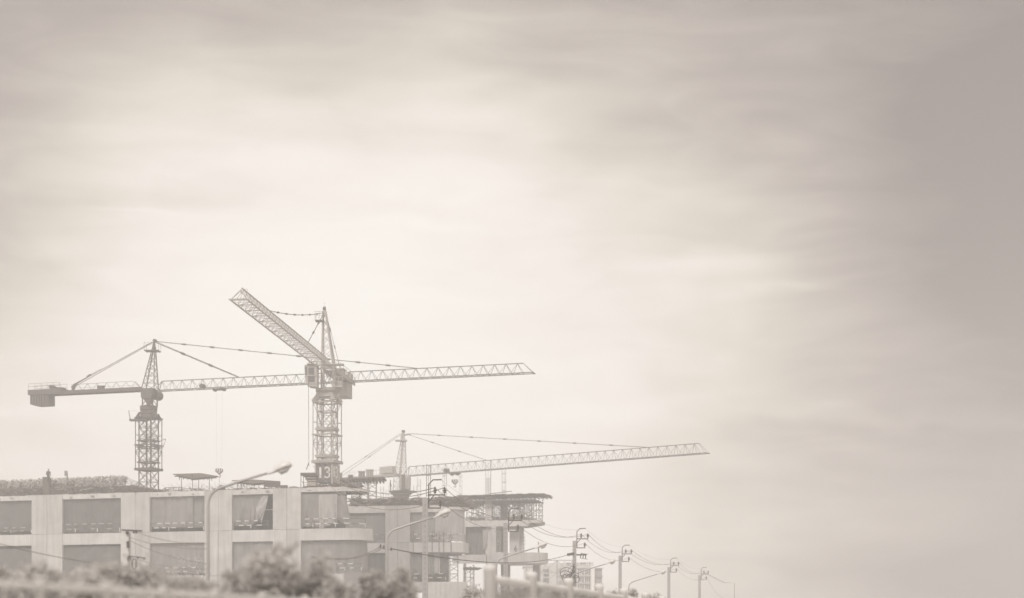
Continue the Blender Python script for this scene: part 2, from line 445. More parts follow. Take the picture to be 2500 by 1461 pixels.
for (xa, xb) in bays[:-1]+[(735, 847)]:
    a, b = A.S(xa), A.S(xb); x = a+random.uniform(.3, 1.5)
    while x < b-.6:
        m = MB(A.M); w_ = random.uniform(.25, .6); hh = random.uniform(.12, .3); zc_ = ZR-random.uniform(.25, .4); pts = []
        for k in range(7): aa = 6.28*k/7; pts.append((x+math.cos(aa)*w_/2*random.uniform(.7,1.1), zc_+math.sin(aa)*hh/2*random.uniform(.7,1.1)))
        m.add([(p[0], -.135, p[1]) for p in pts]+[(p[0], -.05, p[1]) for p in pts], [tuple(range(7))]+[((k+1)%7, k, 7+k, 7+(k+1)%7) for k in range(7)]); m.build('mortar_patch', M['joint' if random.random() < .4 else 'pole'], bA)
        x += random.uniform(1.2, 3.4)
# floor slabs, cores and back wall
for li, (zt, zb) in enumerate(levels):
    m = MB(A.M)
    x1, _ = A.at(848, 1400, 26)
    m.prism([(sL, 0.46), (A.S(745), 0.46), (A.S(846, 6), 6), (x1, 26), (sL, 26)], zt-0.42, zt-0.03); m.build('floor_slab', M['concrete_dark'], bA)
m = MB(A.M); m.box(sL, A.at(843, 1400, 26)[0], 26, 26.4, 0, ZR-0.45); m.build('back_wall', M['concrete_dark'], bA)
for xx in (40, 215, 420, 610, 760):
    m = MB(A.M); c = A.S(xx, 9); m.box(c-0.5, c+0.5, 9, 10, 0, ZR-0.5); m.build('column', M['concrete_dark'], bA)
# rounded balcony end
m = MB(A.M); m.prism(arc_poly(sBody+0.005, sEnd, -0.42, 3.0, 7.0, A.S(850, 7)), ZB1b, ZB1t); m.build('balcony', M['concrete_board'], bA)
m = MB(A.M); m.prism(arc_poly(sBody+0.005, sEnd-0.3, -0.40, 3.0, 7.0, A.S(850, 7)), levels[2][1], levels[2][0]); m.build('balcony', M['concrete_board'], bA)
m = MB(A.M); rough_box(m, sBody+0.005, A.S(847), -0.12, 0.5, ZO-0.15, ZR-0.01, 0.05); m.build('edge_beam', M['concrete_edge'], bA)
m = MB(A.M); m.prism(arc_poly(A.S(847)+0.004, A.S(887), -0.1, 2.2, 5.0, A.S(846, 5)), ZR-0.55, ZR-0.22); m.build('slab_edge', M['concrete_edge'], bA)
for k in range(4):
    m = MB(A.M); x = A.S(850+k*9); m.box(x, x+0.12, -0.05, 4.0-k*0.6, ZR-0.75, ZR-0.555); m.build('formwork_joist', M['timber'], bA)

# ---- tarpaulins and rails of block A
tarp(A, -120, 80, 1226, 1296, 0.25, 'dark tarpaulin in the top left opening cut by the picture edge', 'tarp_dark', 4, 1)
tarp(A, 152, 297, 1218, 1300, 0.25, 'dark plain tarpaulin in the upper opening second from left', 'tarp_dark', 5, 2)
tarp(A, 365, 470, 1208, 1288, 0.24, 'grey tarpaulin with straight seams in the third upper opening', 'tarp', 6, 3)
tarp(A, 462, 501, 1208, 1288, 0.55, 'narrow grey tarpaulin strip beside the third upper pier', 'tarp', 2, 4)
tarp(A, 566, 609, 1210, 1283, 0.24, 'left half of the parted tarpaulin in the fourth upper opening', 'tarp', 2, 5)
tarp(A, 608, 650, 1209, 1286, 0.30, 'torn tarpaulin swept aside in the fourth upper opening', 'tarp', 3, 6, y1b=1262, pull=0.25)
tarp(A, 640, 654, 1209, 1240, 0.12, 'pale rolled tarpaulin edge in the fourth upper opening', 'tarp_light', 1, 7, slant=-1.2, y1b=1278)
tarp(A, 735, 778, 1206, 1286, 0.02, 'creased tarpaulin at the left of the top corner balcony', 'tarp', 2, 8)
tarp(A, 777, 822, 1207, 1292, -0.08, 'light tarpaulin hanging over the corner balcony edge in folds', 'tarp_light', 3, 9, y1b=1276)
tarp(A, 818, 841, 1210, 1268, 0.05, 'flared tarpaulin end leaning out over the round balcony', 'tarp', 2, 10, pull=-0.0, flare=0.9, y1b=1288)
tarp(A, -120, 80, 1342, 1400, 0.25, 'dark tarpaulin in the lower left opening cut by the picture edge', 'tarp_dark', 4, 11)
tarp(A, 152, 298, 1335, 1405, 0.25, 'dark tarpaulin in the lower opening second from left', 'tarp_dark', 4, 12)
tarp(A, 365, 501, 1328, 1400, 0.25, 'grey seamed tarpaulin in the third lower opening', 'tarp', 6, 13)
tarp(A, 566, 668, 1324, 1395, 0.25, 'dull tarpaulin in the fourth lower opening behind the tree', 'tarp', 4, 14)
tarp(A, 735, 881, 1322, 1400, -0.02, 'long grey tarpaulin wrapped round the lower balcony corner', 'tarp', 8, 15, arc=2.6)
guard_rail(A, 0, 78, 1290, 1304, 0.0, 'banded guard rail in the top left opening at the picture edge', 3)
guard_rail(A, 155, 294, 1281, 1303, 0.0, 'dim guard rail in the upper opening second from left', 5)
guard_rail(A, 368, 499, 1279, 1299, 0.0, 'banded guard rail in the third upper opening', 3)
guard_rail(A, 569, 656, 1273, 1293, 0.0, 'banded guard rail before the torn tarpaulin', 2)
guard_rail(A, 735, 876, 1268, 1290, -0.2, 'banded guard rail around the top round balcony', 5, arc=2.4)
guard_rail(A, 390, 485, 1387, 1404, 0.0, 'banded guard rail low in the third lower opening', 3)
guard_rail(A, 820, 884, 1377, 1396, -0.2, 'banded guard rail on the lower balcony behind the tree', 3)

# ================================================================== BLOCK B (middle)
B = Facade(850, 234, 1136, 231)
bB = thing('concrete_building', 'middle concrete wing with one wide pier and a rounded balcony at its right', 'building', B.M @ Vector((8, 5, 0)), 'wings of the unfinished concrete building')
zr = B.at(950, 1235)[1]; zo = B.at(950, 1252)[1]; b1t = B.at(1050, 1325)[1]; b1b = B.at(1050, 1349)[1]
b2t = B.at(1050, 1421)[1]; b2b = b2t-1.3
b0, b1_, b2_, b3_ = B.S(770), B.S(941), B.S(1001), B.S(1134.5, -0.3)
for k, (zt, zb) in enumerate(((zr, b1t), (b1t, b2t), (b2t, 0))):
    mid = (b1_+b2_)/2
    for (u, v) in ((b1_, mid-0.02), (mid+0.02, b2_)):
        m = MB(B.M); m.box(u, v, -0.1, 0.6, zb+0.02, zt-0.012); m.build('concrete_panel', M['concrete'], bB)
for k, (zt, zb) in enumerate(((zr, zo), (b1t, b1b), (b2t, b2b))):
    m = MB(B.M); rough_box(m, b0, b1_-0.005, -0.02, 0.5, zb, zt, 0.04 if k == 0 else 0.004); m.build('edge_beam', M['concrete_edge'] if k == 0 else M['concrete_board'], bB)
    if k == 0:
        m = MB(B.M); rough_box(m, b2_+0.005, B.S(1078), -0.02, 0.5, zb, zt, 0.05); m.build('edge_beam', M['concrete_edge'], bB)
        m = MB(B.M); m.prism(arc_poly(B.S(1078)+0.004, b3_, -0.05, 2.6, 6, B.S(1125, 6)), zt-0.62, zt-0.25); m.build('slab_edge', M['concrete_edge'], bB)
    else:
        m = MB(B.M); m.prism(arc_poly(b2_+0.005, b3_ if k == 1 else b3_-0.2, -0.35, 2.7, 6, B.S(1128, 6)), zb, zt); m.build('balcony', M['concrete_board'], bB)
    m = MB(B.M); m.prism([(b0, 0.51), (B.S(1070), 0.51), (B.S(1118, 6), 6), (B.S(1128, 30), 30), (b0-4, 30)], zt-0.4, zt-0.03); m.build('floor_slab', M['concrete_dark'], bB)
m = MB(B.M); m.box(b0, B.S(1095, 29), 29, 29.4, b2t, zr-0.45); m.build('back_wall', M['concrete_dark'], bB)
tarp(B, 775, 942, 1250, 1328, 0.3, 'crumpled tarpaulin between the round balcony and the middle wing pier', 'tarp', 5, 21)
tarp(B, 1000, 1100, 1250, 1326, 0.25, 'taut grey tarpaulin right of the middle wing pier', 'tarp', 3, 22)
tarp(B, 1062, 1128, 1245, 1322, -0.12, 'bulging light tarpaulin over the middle wing rounded corner', 'tarp_light', 4, 23, arc=2.4, pull=0.0)
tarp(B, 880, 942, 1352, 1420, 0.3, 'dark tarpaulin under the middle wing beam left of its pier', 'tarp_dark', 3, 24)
tarp(B, 1000, 1058, 1352, 1404, 0.3, 'pale draped tarpaulin in the lower middle opening', 'tarp', 4, 25, pull=-0.06)
tarp(B, 1056, 1074, 1352, 1400, 0.5, 'narrow gathered tarpaulin in the lower middle opening', 'tarp_light', 2, 26)
tarp(B, 1072, 1096, 1352, 1400, 0.7, 'dark tarpaulin flap at the end of the lower middle opening', 'tarp_dark', 2, 27, slant=-0.1)
guard_rail(B, 880, 940, 1306, 1325, 0.0, 'banded guard rail left of the middle wing pier', 2)
guard_rail(B, 1003, 1128, 1305, 1323, -0.1, 'banded guard rail around the middle wing balcony', 4, arc=2.3)
guard_rail(B, 1004, 1090, 1402, 1419, 0.0, 'banded guard rail at the lowest floor of the middle wing', 3)

for x in (1009, 1055, 1072, 1083, 1101):
    m = MB(B.M); sx, z1_ = B.at(x, 1297, -.42); z0_ = B.at(x, 1349, -.42)[1]; m.box(sx-.04, sx+.04, -.44, -.37, z0_, z1_); m.build('tie_bar', M['iron'], bB)
# ================================================================== BLOCK C (right)
C = Facade(1120, 275, 1330, 272)
bC = thing('concrete_building', 'farthest open concrete wing on columns with sky showing beneath it', 'building', C.M @ Vector((7, 5, 0)), 'wings of the unfinished concrete building')
c1t = C.at(1200, 1271)[1]; c1b = C.at(1200, 1286)[1]; c2t = C.at(1250, 1350)[1]; c2b = C.at(1250, 1376)[1]
m = MB(C.M); rough_box(m, C.S(1110), C.S(1291), -0.05, 0.6, c1b, c1t, 0.05); m.build('edge_beam', M['concrete_edge'], bC)
m = MB(C.M); m.prism(arc_poly(C.S(1212)+.3, C.S(1324), 0.62, 1.6, 9, C.S(1290, 9)), c1t-0.75, c1t-0.25); m.build('slab_edge', M['concrete_dark'], bC)
m = MB(C.M); m.prism(arc_poly(C.S(1291)+0.004, C.S(1320), -0.03, 1.7, 0.61+2, C.S(1300, 3)), c1t-0.5, c1t-0.02); m.build('slab_edge', M['concrete_edge'], bC)
m = MB(C.M); m.prism(arc_poly(C.S(1211), C.S(1331), -0.4, 2.6, 9, C.S(1310, 9)), c2b, c2t); m.build('balcony', M['concrete_board'], bC)
m = MB(C.M); m.box(C.S(1105), C.S(1186.6), -0.1, 0.6, C.at(1150, 1376)[1], C.at(1150, 1355)[1]); m.build('edge_beam', M['concrete_board'], bC)
for (zt, x1) in ((c1t, 1290), (c2t, 1300)):
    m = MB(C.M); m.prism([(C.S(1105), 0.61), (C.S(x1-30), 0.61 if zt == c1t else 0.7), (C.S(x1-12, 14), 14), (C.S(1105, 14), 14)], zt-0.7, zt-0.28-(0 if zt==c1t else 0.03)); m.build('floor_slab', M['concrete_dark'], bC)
def ccol(x0, x1, y0, y1, d, mat, dep=1.0, name='column'):
    s0, zt = C.at(x0, y0, d); s1, zb = C.at(x1, y1, d)
    m = MB(C.M); m.box(s0, s1, d, d+dep, zb, zt); return m.build(name, M[mat], bC)
ccol(1199.5, 1211, 1286.5, 1700, -0.12, 'concrete', 0.7)
ccol(1185.5, 1199, 1287, 1700, 0.62, 'concrete_edge', 0.9)
ccol(1184.6, 1200.4, 1213, 1270, 0.7, 'concrete_edge', 0.9)
ccol(1221, 1237.5, 1224, 1270, 6.0, 'concrete', 0.9)
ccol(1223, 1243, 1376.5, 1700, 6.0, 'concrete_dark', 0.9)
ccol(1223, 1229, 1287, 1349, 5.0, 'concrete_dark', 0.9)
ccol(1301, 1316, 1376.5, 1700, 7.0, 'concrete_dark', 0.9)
ccol(1131, 1136, 1274, 1700, 0.0, 'concrete', 0.6)
ccol(1268, 1277, 1287, 1349, 3.0, 'concrete', 0.7)
ccol(1211, 1222.5, 1292, 1349, 2.5, 'concrete_edge', 0.2, 'infill_panel')
ccol(1244, 1267.5, 1296, 1349, 2.6, 'concrete_edge', 0.2, 'infill_panel')
tarp(C, 1136, 1187, 1286, 1356, 0.8, 'dark straight tarpaulin in the far wing left opening', 'tarp_dark', 4, 31)
tarp(C, 1178, 1190, 1292, 1342, 0.35, 'pale creased tarpaulin beside the far wing column', 'tarp_light', 1, 32)

# ================================================================== scaffolding
def scaffold_tower(loc, w, dpt, h, label, lifts=2, group='shoring towers under the formwork deck', r=0.045, ax=(1,0,0)):
    t = thing('scaffold_tower', label, 'scaffold', loc, group)
    o0 = Vector(loc); X = Vector((w,0,0)); Y = Vector((0,dpt,0))
    for k, bx in enumerate((Vector((0,0,0)), X)):
        m = MB()
        for lf in range(lifts):
            z0 = h*lf/lifts; z1 = h*(lf+1)/lifts
            for q in (Vector((0,0,0)), Y): m.bar(o0+bx+q+Vector((0,0,z0)), o0+bx+q+Vector((0,0,z1)), r)
            for zz in (z0+(z1-z0)*0.55, z1-0.12): m.bar(o0+bx+Vector((0,0,zz)), o0+bx+Y+Vector((0,0,zz)), r*0.8)
        m.build('frame', M['iron'], t)
    for q in (Vector((0,0,0)), Y):
        m = MB()
        for lf in range(lifts):
            z0 = h*lf/lifts+0.25; z1 = h*(lf+1)/lifts-0.25
            m.bar(o0+q+Vector((0,0,z0)), o0+q+X+Vector((0,0,z1)), r*0.6); m.bar(o0+q+Vector((0,0,z1)), o0+q+X+Vector((0,0,z0)), r*0.6)
            m.bar(o0+q+Vector((0,0,z1+.13)), o0+q+X+Vector((0,0,z1+.13)), r*0.7)
        m.build('cross_brace', M['iron'], t)
    for q in (Vector((0,0,0)), X, Y, X+Y):
        m = MB(); m.bar(o0+q+Vector((0,0,h-.02)), o0+q+Vector((0,0,h+0.3)), r*0.6); m.cbox(o0+q+Vector((0,0,h+0.3)), (0.24,0.24,0.06)); m.build('jack', M['iron'], t)
    return t
hC = P(1200, 1222, 276).z - c1t - 0.35
proto = scaffold_tower(C.M @ Vector((C.S(1138), 0.3, c1t-0.02)), 1.15, 1.1, hC, 'shoring tower in the dense row under the far formwork deck')
proto['label'] = 'shoring tower crowded among look-alikes under the far formwork deck'
for i in range(7):
    for j in range(3):
        if i == 0 and j == 0: continue
        x = C.S(1138)+i*1.45+random.uniform(-.12,.12)+j*0.35
        if C.S(1180) < x+0.5 < C.S(1201) and j == 0: continue
        copy_thing(proto, C.M @ Vector((x, 0.3+j*2.3, c1t-0.02)), None, random.uniform(-.05,.05))
scaffold_tower(C.M @ Vector((C.S(1285), 1.2, c1t-0.06)), 0.9, 1.1, hC, 'lone shoring tower left of the open end bay of the deck', 3, r=0.05)
st = scaffold_tower(C.M @ Vector((C.S(1312), 1.2, c1t-0.28)), 0.6, 1.1, hC+.2, 'outermost shoring tower at the right end of the deck', 3, r=0.05)
st2 = scaffold_tower(C.M @ Vector((C.S(1262), 1.0, c1t-0.06)), 0.9, 1.1, hC, 'shoring tower beside the stacked props near the deck end', 3, r=0.05)
m = MB(C.M)
xa, xb = C.S(1287), C.S(1320)
for z in (0.25, 0.5, 0.8): m.bar((xa, 1.2, c1t+hC*z), (xb, 1.2, c1t+hC*z), 0.045)
m.bar((xa, 1.2, c1t+0.6), (xb, 1.2, c1t+2.3), 0.05); m.bar((xa, 2.2, c1t+2.2), (xb, 2.2, c1t+0.7), 0.03)
m.bar((C.S(1250), 1.2, c1t+hC*.62), (C.S(1264), 1.2, c1t+hC*.62), 0.09)
o = m.build('scaffold_brace', M['iron']); tag(o, 'long tie bars bracing the open end bay of scaffolding', 'scaffold'); settle(o)
# formwork deck on top: boards and joists
dk = thing('formwork_deck', 'long dark timber formwork deck raised on scaffolding over the far wing', 'formwork', P(1230, 1215, 274))
d0 = P(1120, 1209.5, 274); d1 = P(1330, 1208, 272)
ztop = d0.z
for k in range(16):
    xa = C.S(1119)+(C.S(1332)-C.S(1119))*k/16; xb = C.S(1119)+(C.S(1332)-C.S(1119))*(k+1)/16-0.02
    m = MB(C.M); zz = ztop+random.uniform(-.05,.05)+0.02*k*0.3
    m.box(xa, xb, -1.2+random.uniform(-.1,.1), 6.6, zz-0.09, zz); m.build('board', M['timber'], dk)
for k in range(22):
    x = C.S(1121)+(C.S(1328)-C.S(1121))*k/21
    m = MB(C.M); m.box(x, x+0.11, -1.0+random.uniform(-.3,.3), 6.4, ztop-0.3, ztop-0.14); m.build('joist', M['timber'], dk)
for dd in (-0.6, 1.6, 3.8, 6.0):
    m = MB(C.M); m.box(C.S(1122), C.S(1309), dd, dd+0.15, ztop-1.0, ztop-0.78); m.build('bearer', M['timber'], dk)
m = MB(C.M); x = C.S(1332); m.add([(x, -1.1, ztop-.02), (x, 0.6, ztop-.02), (x+1.2, -0.3, ztop-0.25), (x, -1.1, ztop-.3), (x, 0.6, ztop-.3)], [(0,2,1),(3,4,2),(0,3,2),(1,2,4),(0,1,4,3)]); m.build('board', M['timber'], dk)
m = MB(C.M); m.bar((C.S(1198), -0.8, ztop+0.15), (C.S(1252), -0.8, ztop+0.5), 0.08); m.build('loose_pole', M['timber'], dk)
# clutter helper: an uncountable heap of bars and offcuts
def heap(fc, x0, x1, ztop_f, zb, d0_, d1_, n, mats, label, name='rubble_heap', lmin=0.3, lmax=1.6, thick=0.05, vert=0.2):
    for mi, (mt, share) in enumerate(mats):
        m = MB(fc.M)
        for _ in range(int(n*share)):
            x = random.uniform(x0, x1); h = ztop_f((x-x0)/(x1-x0)); z = zb+random.random()**1.1*max(0.05, h-zb)
            y = random.uniform(d0_, d1_); l = random.uniform(lmin, lmax); a = random.uniform(0, math.pi); e = random.gauss(0, vert)
            dx, dy, dz = math.cos(a)*math.cos(e)*l/2, math.sin(a)*math.cos(e)*l/2, math.sin(e)*l/2
            if z-abs(dz) < zb: z = zb+abs(dz)
            m.bar((x-dx, y-dy, z-dz), (x+dx, y+dy, z+dz), random.uniform(0.5, 1.3)*thick)
        o = m.build(name, M[mt]); tag(o, label if mi == 0 else label + ', its ' + ('paler' if mi == 1 else 'other') + ' pieces', 'rubble', None, 'stuff')
heap(C, C.S(1135), C.S(1290), lambda u: c1t+0.5+0.5*random.random()*(1-u), c1t-0.0, 0.2, 7, 500, [('timber', .7), ('timber_light', .3)], 'offcuts and props lying on the far wing slab')
heap(C, C.S(1138), C.S(1260), lambda u: ztop-0.6, ztop-1.5, 0.2, 7, 240, [('timber', 1.0)], 'criss-cross timber packed beneath the formwork deck', 'timber_packing')
# open storey of block C: frames and workers' platform
scaffold_tower(P(1248, 1349, 276), 1.4, 1.0, 3.2, 'scaffold inside the far wing holding the working platform', 2, 'scaffolds standing in the far wing')
scaffold_tower(P(1211.5, 1349, 273.6), 0.6, 1.0, 3.2, 'narrow scaffold beside the far wing corner column', 2, 'scaffolds standing in the far wing', r=0.03)
m = MB(); p_ = P(1250, 1312, 276); q_ = P(1280, 1312, 276); m.box(p_.x, q_.x, p_.y-.1, p_.y+1.2, p_.z-0.12, p_.z)
o = m.build('working_platform', M['timber']); tag(o, 'plank platform with two workers on it inside the far wing', 'platform'); settle(o)
m = MB(); 
for x in (1272, 1281): m.bar(P(x, 1349, 275.9), P(x, 1306, 275.9), 0.03)
for y in (1320, 1330, 1340): m.bar(P(1262, y, 275.9), P(1283, y, 275.9), 0.025)
o = m.build('access_scaffold', M['iron']); tag(o, 'slender scaffold poles under the working platform at the far wing edge', 'scaffold'); settle(o)
# low scaffolds under / left of block C
sc1 = scaffold_tower(P(1133, 1452, 262), 1.4, 1.2, 4.2, 'scaffold under a small canopy below the far wing', 3, 'scaffolds at the foot of the far wing', r=0.04)
sc2 = scaffold_tower(P(1148, 1452, 264), 0.6, 1.2, 4.0, 'slim scaffold right of the canopy foot', 3, 'scaffolds at the foot of the far wing', r=0.035)
m = MB(); p_ = P(1131, 1386, 262); q_ = P(1166, 1384, 262); m.box(p_.x, q_.x, 261, 265, p_.z-.3, p_.z); m.add([(q_.x, 261, p_.z), (q_.x+0.8, 262.5, p_.z-.06), (q_.x, 265, p_.z), (q_.x, 261, p_.z-.3), (q_.x, 265, p_.z-.3)], [(0,1,2),(3,4,1),(0,3,1),(2,1,4),(0,2,4,3)])
o = m.build('canopy', M['timber']); tag(o, 'small flat canopy on scaffold seen below the far wing', 'canopy'); settle(o)
scaffold_tower(P(1098, 1421, 235), 1.1, 1.2, 3.7, 'tall scaffold between the middle and far wings', 3, 'scaffolds at the foot of the far wing', r=0.045)
# decks behind block A / on block B
def flat_deck(xa, ya, xb, yb, D, thick, dep, label, nb=10, dD=0):
    p = P(xa, ya, D); q = P(xb, yb, D+dD)
    t = thing('formwork_deck', label, 'formwork', (p+q)/2)
    for k in range(nb):
        a = p.lerp(q, k/nb); b = p.lerp(q, (k+1)/nb-0.004); zz = random.uniform(-.05,.05)
        m = MB(); m.box(a.x, b.x, a.y+random.uniform(-.2,.2), a.y+dep, a.z-thick*0.4+zz, a.z+zz); m.build('board', M['timber'], t)
    for k in range(nb+2):
        a = p.lerp(q, k/(nb+2)); m = MB(); m.box(a.x, a.x+.12, a.y-.1, a.y+dep, a.z-thick, a.z-thick*0.45); m.build('joist', M['timber'], t)
    return t
flat_deck(826, 1168, 938, 1164, 243, 0.55, 5, 'raised formwork deck right of the number 13 box', 12)
flat_deck(824, 1179, 882, 1180, 240, 0.45, 4, 'lower short formwork deck behind the number 13 box', 7)
for (x, lab) in ((858, 'scaffold tower left of two under the raised deck'), (878, 'scaffold tower in the middle under the raised deck'), (899, 'scaffold tower at the right end of the raised deck')):
    zt = P(x, 1171, 243).z; zb = P(x, 1238, 243).z; p = P(x, 1238, 243)
    scaffold_tower(p, 1.1, 1.2, zt-zb-0.35, lab, 3, 'scaffold towers under the raised deck', r=0.05)
for (x0, x1, y0, y1, lab, mt) in ((875, 889, 1149, 1166, 'grey upright container standing on the raised deck', 'steel_light'), (894, 910, 1145, 1165, 'pale slatted crate taller than its neighbour on the raised deck', 'steel_pale'), (824, 833, 1153, 1167, 'dark drum shaped bin beside the number 13 box', 'steel_light'), (850, 860, 1158, 1167, 'low twin tank standing on the raised deck', 'steel')):
    p = P(x0, y1, 244); q = P(x1, y0, 244); t = thing('site_container', lab, 'container', ((p.x+q.x)/2, 244.6, p.z))
    m = MB(); m.box(p.x, q.x, 244, 245.2, p.z, q.z-0.18); m.build('body', M[mt], t)
    m = MB(); m.box(p.x-.08, q.x+.08, 243.93, 245.27, q.z-0.176, q.z-.05); m.build('lid', M['steel_pale'], t)
    for k in range(4):
        x = p.x+(q.x-p.x)*(k+.5)/4; m = MB(); m.box(x-.04, x+.04, 243.95, 243.996, p.z+.05, q.z-0.22); m.build('rib', M['steel'], t)
# debris on block B roof
heap(B, B.S(850), B.S(1132), lambda u: zr+0.9+0.5*mnoise.noise(Vector((u*9,0,0)))+0.25*random.random(), zr-0.02, 0.3, 9, 4200, [('timber', .86), ('timber_light', .14)], 'jumbled formwork and rebar heaped on the middle wing roof', thick=0.055)
m = MB(B.M); rough_box(m, B.S(846), B.S(1110), 2.0, 9.0, zr-.02, zr+0.75, 0.16, 0.6); o = m.build('timber_stack', M['timber']); tag(o, 'low dark stack of formwork timber along the middle wing roof', 'timber stack'); settle(o)
flat_deck(1052, 1214, 1125, 1212, 246, 0.5, 4, 'thin formwork deck on the middle wing near the utility pole', 8)
m = MB(); p = P(896, 1234, 236); q = P(908, 1217, 236)
m.cbox(((p.x+q.x)/2, 236, (p.z+q.z)/2), (0.8, 0.05, 1.0), 0.2, 0.15, 0.2); o = m.build('plywood_sheet', M['timber_light']); tag(o, 'pale plywood sheet leaning in the debris on the middle wing', 'plywood'); settle(o)

# rebar column cages
def rebar_cage(x0, x1, y0, y1, D, label, r=0.05, hoops=True, side=None, mat='rust'):
    p = P(x0, y1, D); q = P(x1, y0, D); wd = q.x-p.x; t = thing('rebar_cage', label, 'rebar cage', ((p.x+q.x)/2, D, p.z), 'rebar column cages standing above the roof')
    n = 3
    for k in range(n):
        for dd in ((0, wd) if k != 1 else (0,)):
            m = MB(); x = p.x+wd*k/(n-1); m.bar((x, D+dd, p.z), (x+random.uniform(-.04,.04), D+dd, q.z+random.uniform(-.35,.1)), r*.65); m.build('vertical_bar', M[mat], t)
    z = p.z+0.2; m = MB(); kk = 0
    while z < q.z-0.2:
        for (a, b) in (((p.x, D), (q.x, D)), ((q.x, D), (q.x, D+wd)), ((q.x, D+wd), (p.x, D+wd)), ((p.x, D+wd), (p.x, D))):
            m.bar((a[0], a[1], z), (b[0], b[1], z), r*0.45)
        kk += 1
        z += 0.22 if (hoops and kk < 14) else 1.4
    o = m.build('hoops', M[mat], t); o['kind'] = 'stuff'
    return t
rebar_cage(1041, 1051, 1133, 1213, 240, 'tall rebar cage rising just behind the nearest utility pole', 0.06, False)
rebar_cage(1018.5, 1027, 1166, 1213, 246, 'short pale rebar cage left of the nearest utility pole', 0.035, False)
rebar_cage(1081, 1090, 1140, 1213, 244, 'rebar cage crossing the jib above the twin insulators', 0.045, False)
rebar_cage(1121, 1128, 1155, 1212, 262, 'thin rebar cage right of the striped hook block', 0.035, False)
rebar_cage(1186, 1198, 1127, 1214, 274.8, 'rebar cage with close hoops above the far wing front column', 0.05, True)
rebar_cage(1226, 1235, 1147, 1222, 281, 'rebar cage above the far wing rear column', 0.06, False)
rebar_cage(929, 936, 1185, 1230, 250, 'faint short rebar cage left of the far crane', 0.03, False)
rebar_cage(941, 949, 1195, 1232, 252, 'smallest faint rebar cage beside the far crane base', 0.03, False)

# ================================================================== roof of block A
def ztopA(px, y): return A.at(px, y, 3)[1]
# debris covered mound at left
topf = lambda u: A.at(0+u*300, 1174-14*u, 3)[1] - 0.1*random.random()
for (mt, n_, lab) in (('net', 5200, 'woven mound of pale netting and rods along the left roof'), ('timber', 2400, 'dark rods woven through the mound on the left roof')):
    m = MB(A.M)
    for _ in range(n_):
        px = random.uniform(-150, 297); x = A.S(px, 2); top = A.at(px, 1171-(px*.04 if px > 0 else 0), 2)[1]
        l = random.uniform(.22, .5); a_ = random.choice((-1, 1))*R(random.uniform(25, 65)); y = random.uniform(1.6, 3.6)
        hz_ = ZR-.05+random.random()*(top-ZR-abs(math.sin(a_))*l/2+.03)
        m.bar((x-math.cos(a_)*l/2, y, hz_-math.sin(a_)*l/2), (x+math.cos(a_)*l/2, y+random.uniform(-.15,.15), hz_+math.sin(a_)*l/2), random.uniform(.025, .05), n=3)
    o = m.build('debris_mound', M[mt]); tag(o, lab, 'rubble', None, 'stuff')
m = MB(A.M)
npx = 60; vs = []
for i in range(npx+1):
    px = -150+(400+150)*i/npx; x = A.S(px, 2)
    yt = 1184+3*math.sin(px*0.03) if px < 330 else 1184+(px-330)*0.2
    zt = max(A.at(px, yt, 2)[1]+random.uniform(-.08,.08), ZR)
    vs += [(x, 0.35, ZR-0.02), (x, 0.9, (zt+ZR)/2+0.1), (x, 2.5, zt), (x, 6, ZR-.02)]
fs = []
for i in range(npx):
    for k in range(3): fs.append((i*4+k, (i+1)*4+k, (i+1)*4+k+1, i*4+k+1))
m.add(vs, fs); o = m.build('rubble_bank', M['timber']); tag(o, 'dark bank of heaped material along the left roof edge', 'rubble', None, 'stuff')
heap(A, A.S(-150), A.S(395), lambda u: ZR+0.95*(1 if u < .85 else (1-u)/.15), ZR-0.03, 0.25, 2.5, 2600, [('timber', .93), ('net', .07)], 'sticks and bars strewn over the left roof edge', 'rubble_scatter', thick=0.05)
# sloping lines down from the mound
m = MB(A.M)
for k in range(4):
    a = A.at(294, 1162+k*5, 3); b = A.at(345, 1180+k*2.2, 3); m.bar((a[0], 3+k*.3, a[1]), (b[0], 3+k*.3, b[1]), 0.035)
for k in range(3):
    a = A.at(306+14*k, 1172+k*3, 3); m.bar((a[0], 3, a[1]), (a[0], 3, ZR), 0.04)
o = m.build('rope_rail', M['wire_dark']); tag(o, 'slack ropes sloping from the debris mound to the left crane', 'rope'); settle(o)
# chimney-like stack the worker sits by, and a flag-like sheet on a post
p = P(107, 1196, 214); q = P(122, 1166, 214)
m = MB(); m.box(p.x, q.x, 213.4, 214.6, p.z-1.0, q.z); o = m.build('material_stack', M['timber']); tag(o, 'dark block of stacked formwork behind the roof worker', 'timber stack'); settle(o)
t = thing('hanging_sheet', 'small pale sheet hanging from a post on the debris mound', 'sheet', P(163, 1196, 214))
m = MB(); m.bar(P(164, 1200, 214), P(164, 1152, 214), 0.08); m.build('post', M['iron'], t)
m = MB(); m.box(P(158, 1150, 214).x, P(165, 1150, 214).x, 213.85, 213.9, P(160, 1163, 214).z, P(160, 1150, 214).z); m.build('sheet', M['tarp'], t)
